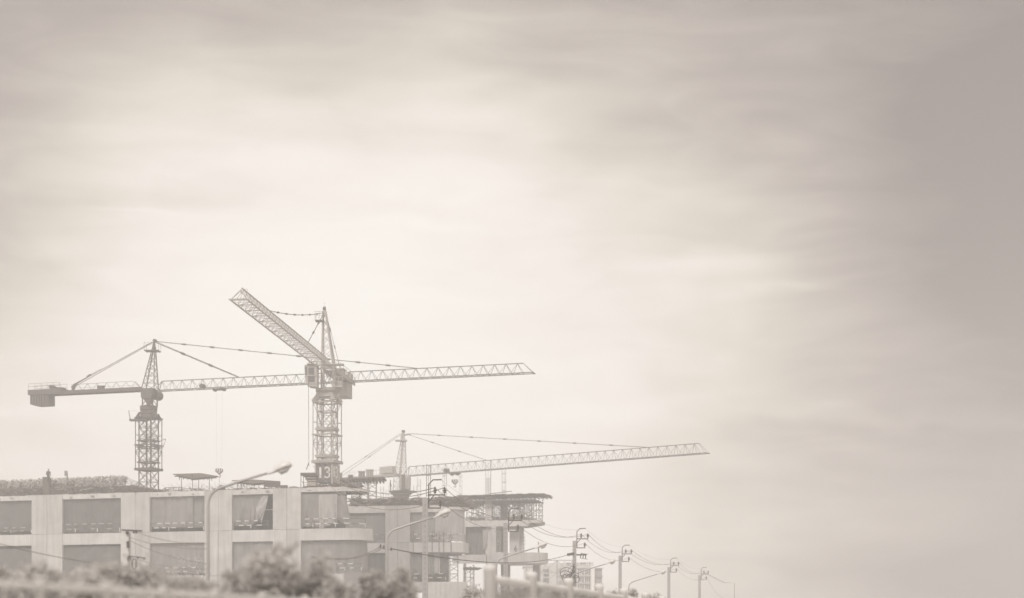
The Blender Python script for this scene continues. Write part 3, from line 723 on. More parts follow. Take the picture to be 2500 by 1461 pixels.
# canopy table-forms
def table_form(xs, ys, D, legs, ybase, label, hangs=6, thick=0.3):
    t = thing('table_form', label, 'formwork', P((xs[0]+xs[-1])/2, ybase, D), 'table forms standing on the left roof')
    (xa, xm, xb) = xs; (ya, ym, yb) = ys
    p0, p1, p2 = P(xa, ya, D), P(xm, ym, D+4), P(xb, yb, D+1.5)
    p3 = P(xa+(xb-xa)*0.45, max(ya, yb)+5.5, D-2.5)
    zt = Vector((0, 0, 0.1)); m = MB()
    vs = [p0, p3, p2, p1]; z = sum(v.z for v in vs)/4
    top = [v+zt for v in vs]; 
    m.add(vs+top, [(0,1,2,3), (7,6,5,4), (0,4,5,1), (1,5,6,2), (2,6,7,3), (3,7,4,0)]); m.build('deck_panel', M['timber'], t)
    for k in range(5):
        a = p0.lerp(p3, (k+.5)/5); b = p1.lerp(p2, (k+.5)/5); m = MB(); m.bar(a-Vector((0,0,.14)), b-Vector((0,0,.14)), 0.09); m.build('joist', M['timber'], t)
    for (lx, ld) in legs:
        f = (lx-xa)/(xb-xa); zz = p0.z+(p2.z-p0.z)*f - 0.1
        m = MB(); a = P(lx, ybase, D+ld); m.bar(a, (a.x, a.y, zz), 0.05); m.build('leg', M['iron'], t)
    m = MB()
    for k in range(hangs):
        f = (k+.5)/hangs; a = P(xa+(xb-xa)*(0.1+0.8*f), 0, D); zz = p0.z+(p2.z-p0.z)*f-0.15; m.bar((a.x, D, zz), (a.x, D, zz-0.35-random.random()*0.2), 0.05)
    m.build('hanging_jacks', M['timber'], t)
    return t
table_form((422, 490, 533), (1159.5, 1157.5, 1164.5), 210, [(443, 0), (470, -2), (485, 2.5), (511, 1)], 1196, 'table form like a canopy on four thin legs at the left roof', 9)
table_form((566, 618, 684), (1175, 1173, 1177), 207, [(579, 0), (603, -1), (632, 1), (645, 0), (590, 2), (620, 2)], 1193, 'lower table form partly behind the street lamp arm', 14)
m = MB(); p = P(646, 1190, 206); q = P(684, 1175.5, 206)
m.cbox(((p.x+q.x)/2, 206, (p.z+q.z)/2), (q.x-p.x, 0.3, (q.z-p.z)), 0.0, 0.1, 0.06); m.box(q.x, q.x+0.9, 205.9, 206.2, p.z-.1, p.z+.25); o = m.build('shutter_panel', M['timber']); tag(o, 'dark leaning shutter panel at the right of the lower table form', 'formwork'); settle(o)
m = MB(A.M)
for k in range(150):
    px = random.uniform(392, 600) if k < 110 else random.uniform(600, 735); x = A.S(px, 1.5); h = random.uniform(0.5, 1.3) if k < 110 else random.uniform(.2, .4)
    m.bar((x, random.uniform(0.3, 8), ZR-.03), (x+random.uniform(-.05,.05), random.uniform(0.3, 8), ZR+h), 0.011)
o = m.build('starter_bars', M['rust']); tag(o, 'thin starter bars sticking up along the left roof edge', 'rebar', None, 'stuff')
heap(A, A.S(400), A.S(735), lambda u: ZR+0.22, ZR-.02, 0.2, 4, 500, [('timber', .8), ('timber_light', .2)], 'scattered offcuts lying along the left roof edge', thick=0.045, lmax=0.9)
m = MB(A.M)
for (u, v, y) in ((398, 440, 1191), (398, 418, 1195), (443, 486, 1194)): m.bar((A.S(u), .5, A.at(u, y, .5)[1]), (A.S(v), .5, A.at(v, y-.6, .5)[1]), 0.045)
for u in (398, 408, 419, 431, 440): m.bar((A.S(u), .5, ZR-.02), (A.S(u), .5, A.at(u, 1191, .5)[1]), 0.035)
o = m.build('edge_rail', M['iron']); tag(o, 'thin edge rail on the roof left of the canopy form', 'railing'); settle(o)

# ================================================================== cranes
def lattice_mast(c, w, rot, z0, z1, leg=0.085, brace=0.045, bay=None, name='mast', mat='steel', parent=None, single=False):
    Mx = Matrix.Translation((c[0], c[1], 0)) @ Matrix.Rotation(rot, 4, 'Z'); h = w/2
    cs = [(-h,-h), (h,-h), (h,h), (-h,h)]; bay = bay or w
    m = MB(Mx)
    for (x, y) in cs: m.bar((x, y, z0), (x, y, z1), leg)
    n = max(1, round((z1-z0)/bay))
    for k in range(n):
        a = z0+(z1-z0)*k/n; b = z0+(z1-z0)*(k+1)/n
        for i in range(4):
            p, q = cs[i], cs[(i+1)%4]
            m.bar((*p, a), (*q, a), brace)
            if (k+i) % 2 or not single: m.bar((*p, a), (*q, b), brace)
            if not ((k+i) % 2) or not single: m.bar((*q, a), (*p, b), brace)
    for i in range(4): m.bar((*cs[i], z1), (*cs[(i+1)%4], z1), brace*1.4)
    return m.build(name, M[mat], parent)
def jib_truss(root, tip, w, h, n, chord, dia, name, mat, parent, taper=True, xlace=True, z_tip_drop=0.0):
    root = Vector(root); tip = Vector(tip); d = (tip-root); Lh = d.length; d.normalize(); sd_ = Vector((d.y, -d.x, 0)).normalized(); up = Vector((0,0,1))
    m = MB(); pitch = Lh/(n+0.9)
    bl = lambda k: root+d*pitch*k-sd_*w/2; br = lambda k: root+d*pitch*k+sd_*w/2; tp = lambda k: root+d*pitch*(k+0.5)+up*h
    m.bar(bl(0), bl(n+0.9), chord); m.bar(br(0), br(n+0.9), chord); m.bar(tp(0.0), tp(n-0.5), chord)
    for k in range(n):
        for b in (bl, br):
            m.bar(b(k), tp(k), dia); 
            m.bar(tp(k), b(k+1), dia)
        m.bar(bl(k), br(k), dia)
        if xlace: m.bar(bl(k), br(k+1), dia) if k % 2 else m.bar(br(k), bl(k+1), dia)
    for b in (bl, br): m.bar(tp(n-0.5), b(n+0.9), dia)
    m.bar(bl(n), br(n), dia); m.bar(bl(n+0.9), br(n+0.9), chord*1.1)
    for b in (bl, br): m.bar(tp(0), b(0), chord*0.8)
    return m.build(name, M[mat], parent), (bl, br, tp, pitch, sd_)
def pendant(p, q, r, parent, knots=3, name='pendant_line', mat='steel', sag=0.0):
    p = Vector(p); q = Vector(q); pts = [p.lerp(q, k/12)-Vector((0,0,sag*4*(k/12)*(1-k/12))) for k in range(13)]
    m = MB(); m.tube(pts, r, 5)
    d = (q-p).normalized()
    for k in range(knots):
        f = (k+1)/(knots+1); i = f*12; a = p.lerp(q, f)-Vector((0,0,sag*4*f*(1-f))); m.bar(a-d*0.3, a+d*0.3, r*2.3, n=6)
    return m.build(name, M[mat], parent)
def hook_block(parent, c, w=0.9, s=1.0, mats=('steel', 'white')):
    c = Vector(c); t = MB()
    n = 7
    vs = [(-.5,-.18,0.0), (-.42,-.18,.28), (.42,-.18,.28), (.5,-.18,0), (.5*0.9,-.18,-.12), (0.1,-.18,-.42), (-.1,-.18,-.42), (-.45,-.18,-.12)]
    vs = [Vector(v)*w for v in vs]; k = len(vs)
    t.add([c+v for v in vs]+[c+Vector((v.x, -v.y, v.z)) for v in vs], [tuple(range(k)), tuple(range(k, 2*k))[::-1]]+[((i+1)%k, i, k+i, k+(i+1)%k) for i in range(k)])
    hb = t.build('hook_block', M[mats[0]], parent)
    for i in range(3):                      # slanting pale warning bars
        x = (-0.32+i*0.27)*w; m = MB(); y = -0.18*w-0.012; dx = 0.08*w
        hi, lo = 0.24*w, (-0.08 if i != 1 else -0.3)*w
        m.add([c+Vector((x+dx, y, hi)), c+Vector((x+dx+0.1*w, y, hi)), c+Vector((x+0.1*w, y, lo)), c+Vector((x, y, lo))]+[c+Vector((x+dx, y+.01, hi)), c+Vector((x+dx+0.1*w, y+.01, hi)), c+Vector((x+0.1*w, y+.01, lo)), c+Vector((x, y+.01, lo))], [(0,3,2,1), (4,5,6,7), (0,1,5,4), (1,2,6,5), (2,3,7,6), (3,0,4,7)])
        m.build('warning_bar', M[mats[1]], hb)
    m = MB(); pts = []
    for i in range(11):
        a = R(90-i*27); pts.append(c+Vector((math.cos(a)*0.17*w, 0, -0.66*w+math.sin(a)*0.17*w)))
    m.tube([c+Vector((0,0,-0.4*w))]+pts, 0.05*w, 6); m.build('hook', M[mats[0]], parent)

# ---- crane one (left)
c1 = P(363, 1187, 225)
cr1 = thing('tower_crane', 'left tower crane with a level jib to the right and dark hanging counterweight', 'crane', (c1.x, c1.y, ZR), 'tower cranes over the building site')
z = lambda y, D: EYE+(HY-y)/F*D
lattice_mast(c1, 1.8, R(-22), ZR-0.2, z(1018, 225), 0.085, 0.038, 1.5, 'mast', 'steel', cr1)
lattice_mast(c1, 2.45, R(-22), z(1147, 225), z(1022, 225), 0.06, 0.032, 2.2, 'climbing_cage', 'steel', cr1, True)
R1 = Matrix.Translation((c1.x, c1.y, 0)) @ Matrix.Rotation(R(-22), 4, 'Z')
for (y, w_, t_) in ((1147, 2.7, .3), (1088, 2.75, .14), (1093, 2.5, .12), (1077, 2.2, .15), (1130, 2.2, .15), (1022, 2.7, .14)):
    m = MB(R1); zz = z(y, 225); hw = w_/2
    for (a, b, c_, d_) in ((-hw, hw, -hw, -hw+.25), (-hw, hw, hw-.25, hw), (-hw, -hw+.25, -hw+.25, hw-.25), (hw-.25, hw, -hw+.25, hw-.25)): m.box(a, b, c_, d_, zz-t_/2, zz+t_/2)
    m.build('platform_ring', M['steel'], cr1)
m = MB(); p = P(318, 1027, 224); q = P(362, 1027, 224); m.box(p.x, q.x, 223.3, 224.2, z(1029, 224), z(1024.5, 224)); m.bar(P(318, 1024, 223.5), P(314, 1003, 223.5), .06); m.bar(P(314, 1003, 223.5), P(335, 1004, 223.5), .015)
m.build('side_platform', M['steel'], cr1)
m = MB(); m.bar(P(392, 1076, 224), P(405, 1072, 224), .05); m.bar(P(405, 1072, 224), P(397, 1095, 224), .04); m.build('side_bracket', M['steel'], cr1)
m = MB()
ph, zt_ = [], 0
m.lathe((c1.x+.0, c1.y, 0), [(1.15, z(1021,225)), (1.15, z(1017,225)), (1.02, z(1013, 225)), (1.1, z(1012,225)), (1.1, z(1004,225)), (0.95, z(1003.5,225)), (1.15, z(1002,225)), (1.15, z(992,225)), (0.95, z(991,225))], 16)
m.build('slewing_ring', M['steel'], cr1)
for sx in (-1, 1):
    for sy in (-1, 1): m = MB(); m.bar((c1.x+sx*.95, c1.y+sy*.95, z(1010, 225)), (c1.x+sx*1.3, c1.y+sy*1.3, z(1023, 225)), .2); m.build('ring_support', M['steel'], cr1)
J1r = P(383, 955, 225.0); J1t = P(1303, 911, 209.5); jd = (J1t-J1r); jd.z = 0; jd.normalize(); js = Vector((jd.y, -jd.x, 0))
zc = J1r.z
# slewing column under the tower head
m = MB()
base = Vector((c1.x+0.15, c1.y, 0))
for sx in (-.75, .75):
    for sy in (-.6, .6):
        a = base+jd*sx+js*sy; m.bar((a.x, a.y, z(992, 225)), (a.x, a.y, zc+.2), .11)
        b = base+jd*(-sx)+js*sy; m.bar((a.x, a.y, z(990, 225)), (b.x, b.y, zc), .05)
m.build('turntable_frame', M['steel'], cr1)
# cab
cc = base+jd*0.5+js*(1.15)
Mc = Matrix.Translation((cc.x, cc.y, 0)) @ Matrix.Rotation(math.atan2(jd.y, jd.x), 4, 'Z')
cb = MB(Mc); zb_, zt2 = z(975, 224), z(950, 224)
prof = [(-.75, zb_), (.55, zb_), (.8, zb_+.5), (.8, zt2), (-.9, zt2), (-.9, zb_+.3)]
k = len(prof); cb.add([(x, -.5, zz) for x, zz in prof]+[(x, .5, zz) for x, zz in prof], [tuple(range(k)), tuple(range(k, 2*k))[::-1]]+[((i+1)%k, i, k+i, k+(i+1)%k) for i in range(k)])
cab = cb.build('cab', M['steel'], cr1)
m = MB(Mc); m.box(-.5, .55, -.53, -.505, zb_+.55, zt2-.15); m.build('window', M['glass'], cab)
m = MB(Mc); m.add([(-.6, -.4, zb_-.01), (.5, -.4, zb_-.01), (.5, .4, zb_-.01), (-.6, .4, zb_-.01), (-.15, -.15, zb_-.75), (.3, -.15, zb_-.75), (.3, .15, zb_-.75), (-.15, .15, zb_-.75)], [(0,1,2,3), (7,6,5,4), (0,4,5,1), (1,5,6,2), (2,6,7,3), (3,7,4,0)]); m.build('cab_hopper', M['steel'], cr1)
m = MB(); cx = base+jd*1.0-js*.2; m.tube([cx-js*.5+Vector((0,0,z(967,225))), cx+js*.6+Vector((0,0,z(967,225)))], .62, 16); m.build('motor_drum', M['steel'], cr1)
# tower head
apex = P(376, 834, 225)
m = MB()
hc = [base+jd*sx*0.95+js*sy*.6+Vector((0,0,zc+0.1)) for sx, sy in ((-1,-1), (1,-1), (1,1), (-1,1))]
ha = [apex+jd*sx*.14+js*sy*.14-Vector((0,0,.8)) for sx, sy in ((-1,-1), (1,-1), (1,1), (-1,1))]
for i in range(4): m.bar(hc[i], ha[i], .085)
for k in range(6):
    for i in range(4):
        a, b = hc[i].lerp(ha[i], k/6), hc[(i+1)%4].lerp(ha[(i+1)%4], (k+1)/6)
        m.bar(a, b, .035); m.bar(a, hc[(i+1)%4].lerp(ha[(i+1)%4], k/6), .03)
m.bar(apex-Vector((0,0,.9)), apex+Vector((0,0,.1)), .28, .13, 6); m.build('tower_head', M['steel'], cr1)
m = MB(); m.tube([apex-js*.2+Vector((0.1,0,.1)), apex+js*.2+Vector((.1,0,.1))], .22, 10); m.build('sheave', M['steel'], cr1)
m = MB(); pz = z(857.5, 225); m.cbox((apex.x-.2, apex.y, pz), (1.9, 1.5, .12))
for (x0, x1) in ((-1.15, -1.15), (.75, .75), (-1.15, .75)):
    for yy in (-.7, .7):
        m.bar((apex.x+x0, apex.y+yy, pz), (apex.x+x0, apex.y+yy, pz+1.05), .025); m.bar((apex.x-1.15, apex.y+yy, pz+1.0), (apex.x-.5, apex.y+yy, pz+1.0), .02)
m.build('head_platform', M['steel'], cr1)
# jib
_, (bl, br, tp, pit, sdv) = jib_truss(J1r, J1t, 1.15, 1.25, 34, .07, .027, 'jib', 'steel', cr1)
def chord_pt(x):                        # point on the upper chord of jib one that the photo shows at x
    best = min((abs((HX+F*tp(k/4).x/tp(k/4).y)-x), k/4) for k in range(0, 136)); return tp(best[1])
pendant(apex+Vector((.25,0,-.15)), chord_pt(585), .055, cr1, 2)
pendant(apex+Vector((.25,0,0)), chord_pt(1022), .05, cr1, 8)
pendant(apex+Vector((.25,-.25,-.05)), chord_pt(583)+Vector((0,0,.1)), .035, cr1, 2)
# counter jib
cjL = 17.3; CJ = lambda s, o_, zz: (base-jd*s+js*o_)+Vector((0,0,zz))
m = MB(Matrix.Translation((base.x, base.y, 0)) @ Matrix.Rotation(math.atan2(jd.y, jd.x), 4, 'Z'))
for yy in (-.75, .6): m.box(-cjL+1, -0.9, yy, yy+.16, zc+.02, zc+.5)
m.box(-cjL+.9, -1.0, -.59, .59, zc+.3, zc+.36)
for k in range(12): m.box(-cjL+1+k*1.3, -cjL+1.1+k*1.3, -.59, .59, zc+.05, zc+.28)
m.build('counter_jib', M['steel'], cr1)
Mj = Matrix.Translation((base.x, base.y, 0)) @ Matrix.Rotation(math.atan2(jd.y, jd.x), 4, 'Z')
m = MB(Mj); m.box(-cjL-.6, -cjL+4.6, -.95, .95, zc+.1, zc+.78); m.build('ballast_girder', M['steel'], cr1)
for k in range(14):
    m = MB(Mj); x = -cjL-.3+k*.2; m.box(x, x+.15, -.85+(.07 if k % 2 else 0), .85, zc-1.35+(.18 if k < 3 else 0)*(1-k/3), zc+.095); m.build('counterweight', M['steel'], cr1)
m = MB(Mj)
for x in [-cjL-.5+i*.95 for i in range(6)]:
    for yy in (-.9, .9): m.bar((x, yy, zc+.78), (x, yy, zc+1.6), .02)
for zz in (zc+1.6, zc+1.2):
    for yy in (-.9, .9): m.bar((-cjL-.5, yy, zz), (-cjL+4.3, yy, zz), .022)
m.build('handrail', M['steel'], cr1)
m = MB(Mj); m.box(-cjL+2.4, -cjL+3.3, -.4, .4, zc+.78, zc+1.15); m.tube([(-cjL+2.6, -.5, zc+1.15), (-cjL+2.6, .5, zc+1.15)], .25, 8); m.box(-cjL+3.3, -cjL+4.5, -.5, .3, zc+.78, zc+.95); m.build('hoist_winch', M['steel'], cr1)
m = MB(Mj)
for k in range(7):
    x = -11.5+k*1.45; m.bar((x, 0, zc+.5), (x+.7, 0, zc+1.35), .028); m.bar((x+.7, 0, zc+1.35), (x+1.4, 0, zc+.5), .028)
m.bar((-11.8, 0, zc+1.36), (-2.5, 0, zc+1.4), .03); m.bar((-2.5, 0, zc+1.4), (-1.2, 0, zc+.4), .03); m.bar((-11.8, .5, zc+.95), (-1.6, .5, zc+.95), .015)
m.build('counter_jib_truss', M['steel'], cr1)
m = MB(Mj); m.box(-7.7, -6.9, -.3, .3, zc+.55, zc+.95); m.bar((-7.9, 0, zc+1.0), (-6.6, 0, zc+.95), .08); m.build('motor', M['steel'], cr1)
tb = P(178, 944, 229.6)
for dd in (-.35, .35): 
    pendant(apex+Vector((-.2, 0, -.1))+js*dd*.4, tb+js*dd, .045, cr1, 0)
m = MB(); m.bar(tb+Vector((.3,0,.3)), tb+Vector((2.6,0,1.6)), .14, .06); m.bar(tb+Vector((.35,0,.35)), Vector((tb.x-.05, tb.y, zc+1.0)), .2, .3); m.bar(Vector((tb.x-.05, tb.y, zc+1.0)), Vector((tb.x+.4, tb.y, zc+.45)), .28, .1); m.build('tie_anchor', M['steel'], cr1)
m = MB(); a = P(212, 920, 228.6); m.bar(a, a+Vector((1.9,0,1.05)), .03); m.bar(a, a+Vector((.5,0,.3)), .12); m.build('tie_coupling', M['steel'], cr1)
# trolley, hoist rope, hook
tr = bl(0)+jd*9.0; 
k9 = [k/8 for k in range(300)]; kx = min(k9, key=lambda k: abs(HX+F*bl(k).x/bl(k).y-541)); tr = (bl(kx)+br(kx))/2
m = MB(); m.cbox(tr-Vector((0,0,.18)), (1.5, 1.3, .12), math.atan2(jd.y, jd.x)); 
for sx in (-.65, .65): m.tube([tr+jd*sx-js*.3-Vector((0,0,.3)), tr+jd*sx+js*.3-Vector((0,0,.3))], .14, 8)
m.build('trolley', M['steel'], cr1)
hk = P(541.5, 1150, tr.y); hk.x = tr.x; hk.y = tr.y
for sx in (-.45, .45):
    m = MB(); m.bar(tr+jd*sx-Vector((0,0,.3)), hk+Vector((sx*.7,0,.2)), .007); m.build('hoist_rope', M['wire'], cr1)
hook_block(cr1, hk, 1.0)
m = MB(); m.bar(hk-Vector((0,0,.8)), (hk.x, hk.y, z(1186, hk.y)), .025); m.build('sling', M['wire_dark'], cr1)
kx = min(k9, key=lambda k: abs(HX+F*bl(k).x/bl(k).y-500)); dr = (bl(kx)+br(kx))/2
m = MB(); m.tube([dr-js*.4+Vector((0,0,.35)), dr+js*.4+Vector((0,0,.35))], .3, 10); m.build('trolley_winch', M['steel'], cr1)
# load under the hook
p = P(541, 1196, tr.y); t = thing('formwork_bundle', 'dark domed bundle resting on the roof below the left hook', 'load', (p.x, p.y, p.z))
m = MB(); m.lathe((p.x, p.y, p.z), [(.5,0), (.52,.3), (.35,.5), (.12,.62)], 8); m.build('bundle', M['timber'], t)

# ---- crane two (with the number)
c2 = P(799, 1187, 206)
cr2 = thing('tower_crane', 'middle tower crane swung toward the viewer with a number 13 box on its mast', 'crane', (c2.x, c2.y, ZR), 'tower cranes over the building site')
z2 = lambda y: EYE+(HY-y)/F*206
rot2 = R(-17)
lattice_mast(c2, 1.85, rot2, ZR-.1, z2(975), 0.09, 0.04, 1.9, 'mast', 'steel_light', cr2)
lattice_mast(c2, 2.6, rot2, z2(1131), z2(983), 0.06, 0.034, 2.3, 'climbing_cage', 'steel_light', cr2, True)
R2 = Matrix.Translation((c2.x, c2.y, 0)) @ Matrix.Rotation(rot2, 4, 'Z')
for (y, w_, t_) in ((1129, 2.9, .35), (1063, 2.85, .13), (1049, 2.2, .3), (1006, 2.0, .12), (1115, 2.2, .3), (984, 2.8, .12)):
    m = MB(R2); zz = z2(y); hw = w_/2
    for (a, b, c_, d_) in ((-hw, hw, -hw, -hw+.25), (-hw, hw, hw-.25, hw), (-hw, -hw+.25, -hw+.25, hw-.25), (hw-.25, hw, -hw+.25, hw-.25)): m.box(a, b, c_, d_, zz-t_/2, zz+t_/2)
    m.build('platform_ring', M['steel_light'], cr2)
# number box: four panels around the mast
nb0, nb1 = z2(1180), z2(1136); hb_ = 1.08
for i, (a, b, c_, d_) in enumerate(((-hb_, hb_, -hb_-.03, -hb_), (-hb_, hb_, hb_, hb_+.03), (hb_, hb_+.03, -hb_, hb_), (-hb_-.03, -hb_, -hb_, hb_))):
    m = MB(R2); m.box(a, b, c_, d_, nb0, nb1); m.build('number_panel', M['number_paint'] if i != 2 else M['steel_light'], cr2)
m = MB(R2)
for (sx, sy) in ((-1,-1), (1,-1), (1,1), (-1,1)): m.box(sx*hb_-.07, sx*hb_+.07, sy*hb_-.07, sy*hb_+.07, ZR-.05, nb1+.05)
m.build('corner_post', M['steel_pale'], cr2)
# the digits 1 and 3, as raised strips on the front and right-hand panels
def digits(Mf, x0, zc_, h, wd, name='number'):
    m = MB(Mf); st_ = .2*h/1.2
    m.box(x0, x0+st_*1.25, -.03, 0, zc_-h/2, zc_+h/2)
    cx = x0+wd; pts = []
    for (cz, rr, a0, a1) in ((zc_+h*.235, h*.235, 150, -90), (zc_-h*.225, h*.26, 90, -150)):
        for i in range(13):
            a = R(a0+(a1-a0)*i/12); pts.append((cx+math.cos(a)*rr, cz+math.sin(a)*rr))
    for (p, q) in zip(pts[:-1], pts[1:]):
        d = Vector((q[0]-p[0], q[1]-p[1])); 
        if d.length < 1e-4: continue
        ang = math.atan2(d.y, d.x); cxx, czz = (p[0]+q[0])/2, (p[1]+q[1])/2
        m.cbox((cxx, -.015, czz), (d.length+.05, .03, st_), 0, 0, -ang)
    return m.build(name, M['white'], cr2)
Mf = R2 @ Matrix.Translation((0, -hb_-.034, 0))
digits(Mf, -.55, (nb0+nb1)/2+.1, 1.28, .98)
Ms = R2 @ Matrix.Translation((hb_+.034, 0, 0)) @ Matrix.Rotation(R(90), 4, 'Z')
digits(Ms, -.75, (nb0+nb1)/2+.2, 1.28, .98)
# tapered transition and slewing ring
def frustum(mb, w0, w1, za, zb):
    a, b = w0/2, w1/2
    mb.add([(-a,-a,za),(a,-a,za),(a,a,za),(-a,a,za),(-b,-b,zb),(b,-b,zb),(b,b,zb),(-b,b,zb)], [(0,3,2,1),(4,5,6,7),(0,1,5,4),(1,2,6,5),(2,3,7,6),(3,0,4,7)])
m = MB(R2); frustum(m, 2.2, 2.0, z2(971), z2(961)); m.build('mast_cap', M['steel_pale'], cr2)
for (sx, sy) in ((-1,-1), (1,-1), (1,1), (-1,1)):
    m = MB(R2); m.bar((sx*1.25, sy*1.25, z2(982)), (sx*.85, sy*.85, z2(964)), .32, .2); m.build('cap_leg', M['steel_pale'], cr2)
m = MB(); m.lathe((c2.x+.1, c2.y, 0), [(1.2, z2(961)), (1.35, z2(959)), (1.35, z2(957.5)), (1.2, z2(957.4)), (1.5, z2(957)), (1.5, z2(951)), (1.3, z2(950.5))], 20); m.build('slewing_ring', M['steel_light'], cr2)
RJ = P(812, 905, 206); TJ = P(583, 731, 162.5); zc2 = RJ.z
j2 = TJ-RJ; j2.z = 0; L2 = j2.length; j2.normalize(); s2 = Vector((j2.y, -j2.x, 0))
J2c = Vector((c2.x+.15, c2.y, 0))
root2 = Vector((J2c.x, J2c.y, zc2))+j2*1.0
tip2 = Vector((TJ.x, TJ.y, zc2))
o_, (bl2, br2, tp2, pit2, _s) = jib_truss(root2, tip2, 1.65, 1.35, 29, .08, .028, 'jib', 'steel_light', cr2)
for k in range(0, 29, 2):
    a, b = bl2(k+.3), br2(k+.3); m = MB(); m.bar(a+Vector((0,0,-.05)), b+Vector((0,0,-.05)), .06); m.build('jib_cross_member', M['steel_light'], cr2)
m = MB(); e = tip2+j2*.3; m.bar(e-s2*.9, e+s2*.9, .08)
tpp = tip2+Vector((0,0,.75))-j2*.9; m.bar(tip2-s2*.82, tpp+Vector((0,0,.3)), .04); m.bar(tip2+s2*.82, tpp+Vector((0,0,.3)), .04); m.bar(tpp, tpp+Vector((0,0,.35)), .08)
m.bar(tip2-s2*.82, tip2-s2*.82+Vector((0,0,1)), .025); m.bar(tip2-s2*.82+Vector((0,0,1)), tip2-s2*.2+Vector((0,0,1)), .025); m.build('jib_tip', M['steel_light'], cr2)
# tower head
apex2 = P(792, 754, 206)
m = MB()
q0 = [(J2c+j2*sx*.7+s2*sy*.72+Vector((0,0,z2(949)))) for sx, sy in ((-1,-1), (1,-1), (1,1), (-1,1))]
q1 = [(J2c+j2*sx*.7+s2*sy*.72+Vector((0,0,z2(897)))) for sx, sy in ((-1,-1), (1,-1), (1,1), (-1,1))]
q2 = [apex2+j2*sx*.15+s2*sy*.15-Vector((0,0,.3)) for sx, sy in ((-1,-1), (1,-1), (1,1), (-1,1))]
for i in range(4):
    m.bar(q0[i], q1[i], .12); m.bar(q1[i], q2[i], .1); m.bar(q1[i], q1[(i+1)%4], .09)
    m.bar(q0[i], q1[(i+1)%4], .05); m.bar(q0[(i+1)%4], q1[i], .05); m.bar(q0[i], q0[(i+1)%4], .1)
for k in range(7):
    for i in range(4):
        a, b = q1[i].lerp(q2[i], k/7), q1[(i+1)%4].lerp(q2[(i+1)%4], (k+1)/7); c_ = q1[(i+1)%4].lerp(q2[(i+1)%4], k/7); d_ = q1[i].lerp(q2[i], (k+1)/7)
        m.bar(a, b, .035); m.bar(c_, d_, .035)
m.bar(apex2-Vector((0,0,.9)), apex2, .28, .14, 6)
m.build('tower_head', M['steel_light'], cr2)
m = MB(); m.tube([apex2-s2*.15, apex2+s2*.15], .25, 10); m.bar(apex2, apex2+Vector((.05,0,.8)), .015); m.build('sheave', M['steel'], cr2)
m = MB(); pz = z2(785); px_ = apex2.x-.55; m.cbox((px_, apex2.y-.2, pz), (1.0, 1.2, .1))
for dx in (-.5, 0, .5):
    m.bar((px_+dx, apex2.y-.8, pz), (px_+dx, apex2.y-.8, pz+1.05), .025)
m.bar((px_-.5, apex2.y-.8, pz+1.05), (px_+.5, apex2.y-.8, pz+1.05), .025); m.bar((px_-.5, apex2.y-.8, pz+.55), (px_+.5, apex2.y-.8, pz+.55), .02); m.bar((px_-.5, apex2.y-.8, pz+.5), (px_-.5, apex2.y+.3, pz+.5), .02); m.bar((px_-.5, apex2.y+.3, pz), (px_-.5, apex2.y+.3, pz+1), .025)
m.build('head_platform', M['steel'], cr2)
# pendants of crane two
def tp_at(x):
    best = min((abs((HX+F*tp2(k/8).x/tp2(k/8).y)-x), k/8) for k in range(0, 230)); return tp2(best[1])
pendant(apex2+Vector((-.1,0,-.5)), tp_at(657), .045, cr2, 6, sag=.35, mat='steel')
pendant(apex2+Vector((-.1,0,-.6)), tp_at(752), .05, cr2, 2, mat='steel')
# counter jib of crane two, going away from the viewer
Mk = Matrix.Translation((J2c.x, J2c.y, 0)) @ Matrix.Rotation(math.atan2(-j2.y, -j2.x), 4, 'Z')      # local x points to the rear
m = MB(Mk)
for yy in (-.85, .7): m.box(.6, 12.5, yy, yy+.15, zc2-.05, zc2+.4)
m.box(.7, 12.3, -.69, .69, zc2+.1, zc2+.16)
m.build('counter_jib', M['steel_light'], cr2)
for k in range(6):
    m = MB(Mk); x = 8.8+k*.5; m.box(x, x+.45, -.6, 1.0, zc2-1.85, zc2-.06); m.build('counterweight', M['steel_light'], cr2)
m = MB(Mk); m.box(6.6, 7.8, -.5, .5, zc2+.42, zc2+1.15); m.box(6.4, 8.0, -.6, .6, zc2+1.15, zc2+1.27); m.build('winch_house', M['steel_light'], cr2)
m = MB(Mk); m.tube([(9.5, -.6, zc2+.85), (9.5, .6, zc2+.85)], .45, 12); m.box(10.6, 11.5, -.7, .5, zc2+.42, zc2+1.3); m.build('hoist_winch', M['steel_light'], cr2)
m = MB(Mk)
for x in (.8, 3, 5, 7, 9, 11, 12.4):
    for yy in (-.84, .84): m.bar((x, yy, zc2+.4), (x, yy, zc2+1.4), .025)
for yy in (-.84, .84): m.bar((.8, yy, zc2+1.4), (12.4, yy, zc2+1.4), .025); m.bar((.8, yy, zc2+.9), (12.4, yy, zc2+.9), .02)
m.build('handrail', M['steel_light'], cr2)
ck = Mk @ Vector((11.5, .5, zc2+.4)); pendant(apex2+Vector((.15,0,-.3)), ck, .03, cr2, 3)
# right-hand side platform of the turntable
m = MB(); p = P(818, 949, 205); q = P(838, 949, 205); m.box(p.x, q.x, 204, 206.5, z2(950.5), z2(948))
for x in (p.x+.05, (p.x+q.x)/2, q.x-.03):
    m.bar((x, 204.05, z2(948)), (x, 204.05, z2(926)), .03)
for y in (926, 937): m.bar((p.x, 204.05, z2(y)), (q.x, 204.05, z2(y)), .03); m.bar((q.x-.03, 204.05, z2(y)), (q.x-.03, 206.4, z2(y)), .03)
m.build('side_platform', M['steel_pale'], cr2)
m = MB(); m.box(P(815, 0, 206).x, P(832, 0, 206).x, 206.6, 207.2, z2(941), z2(928)); m.build('electric_cabinet', M['steel_light'], cr2)
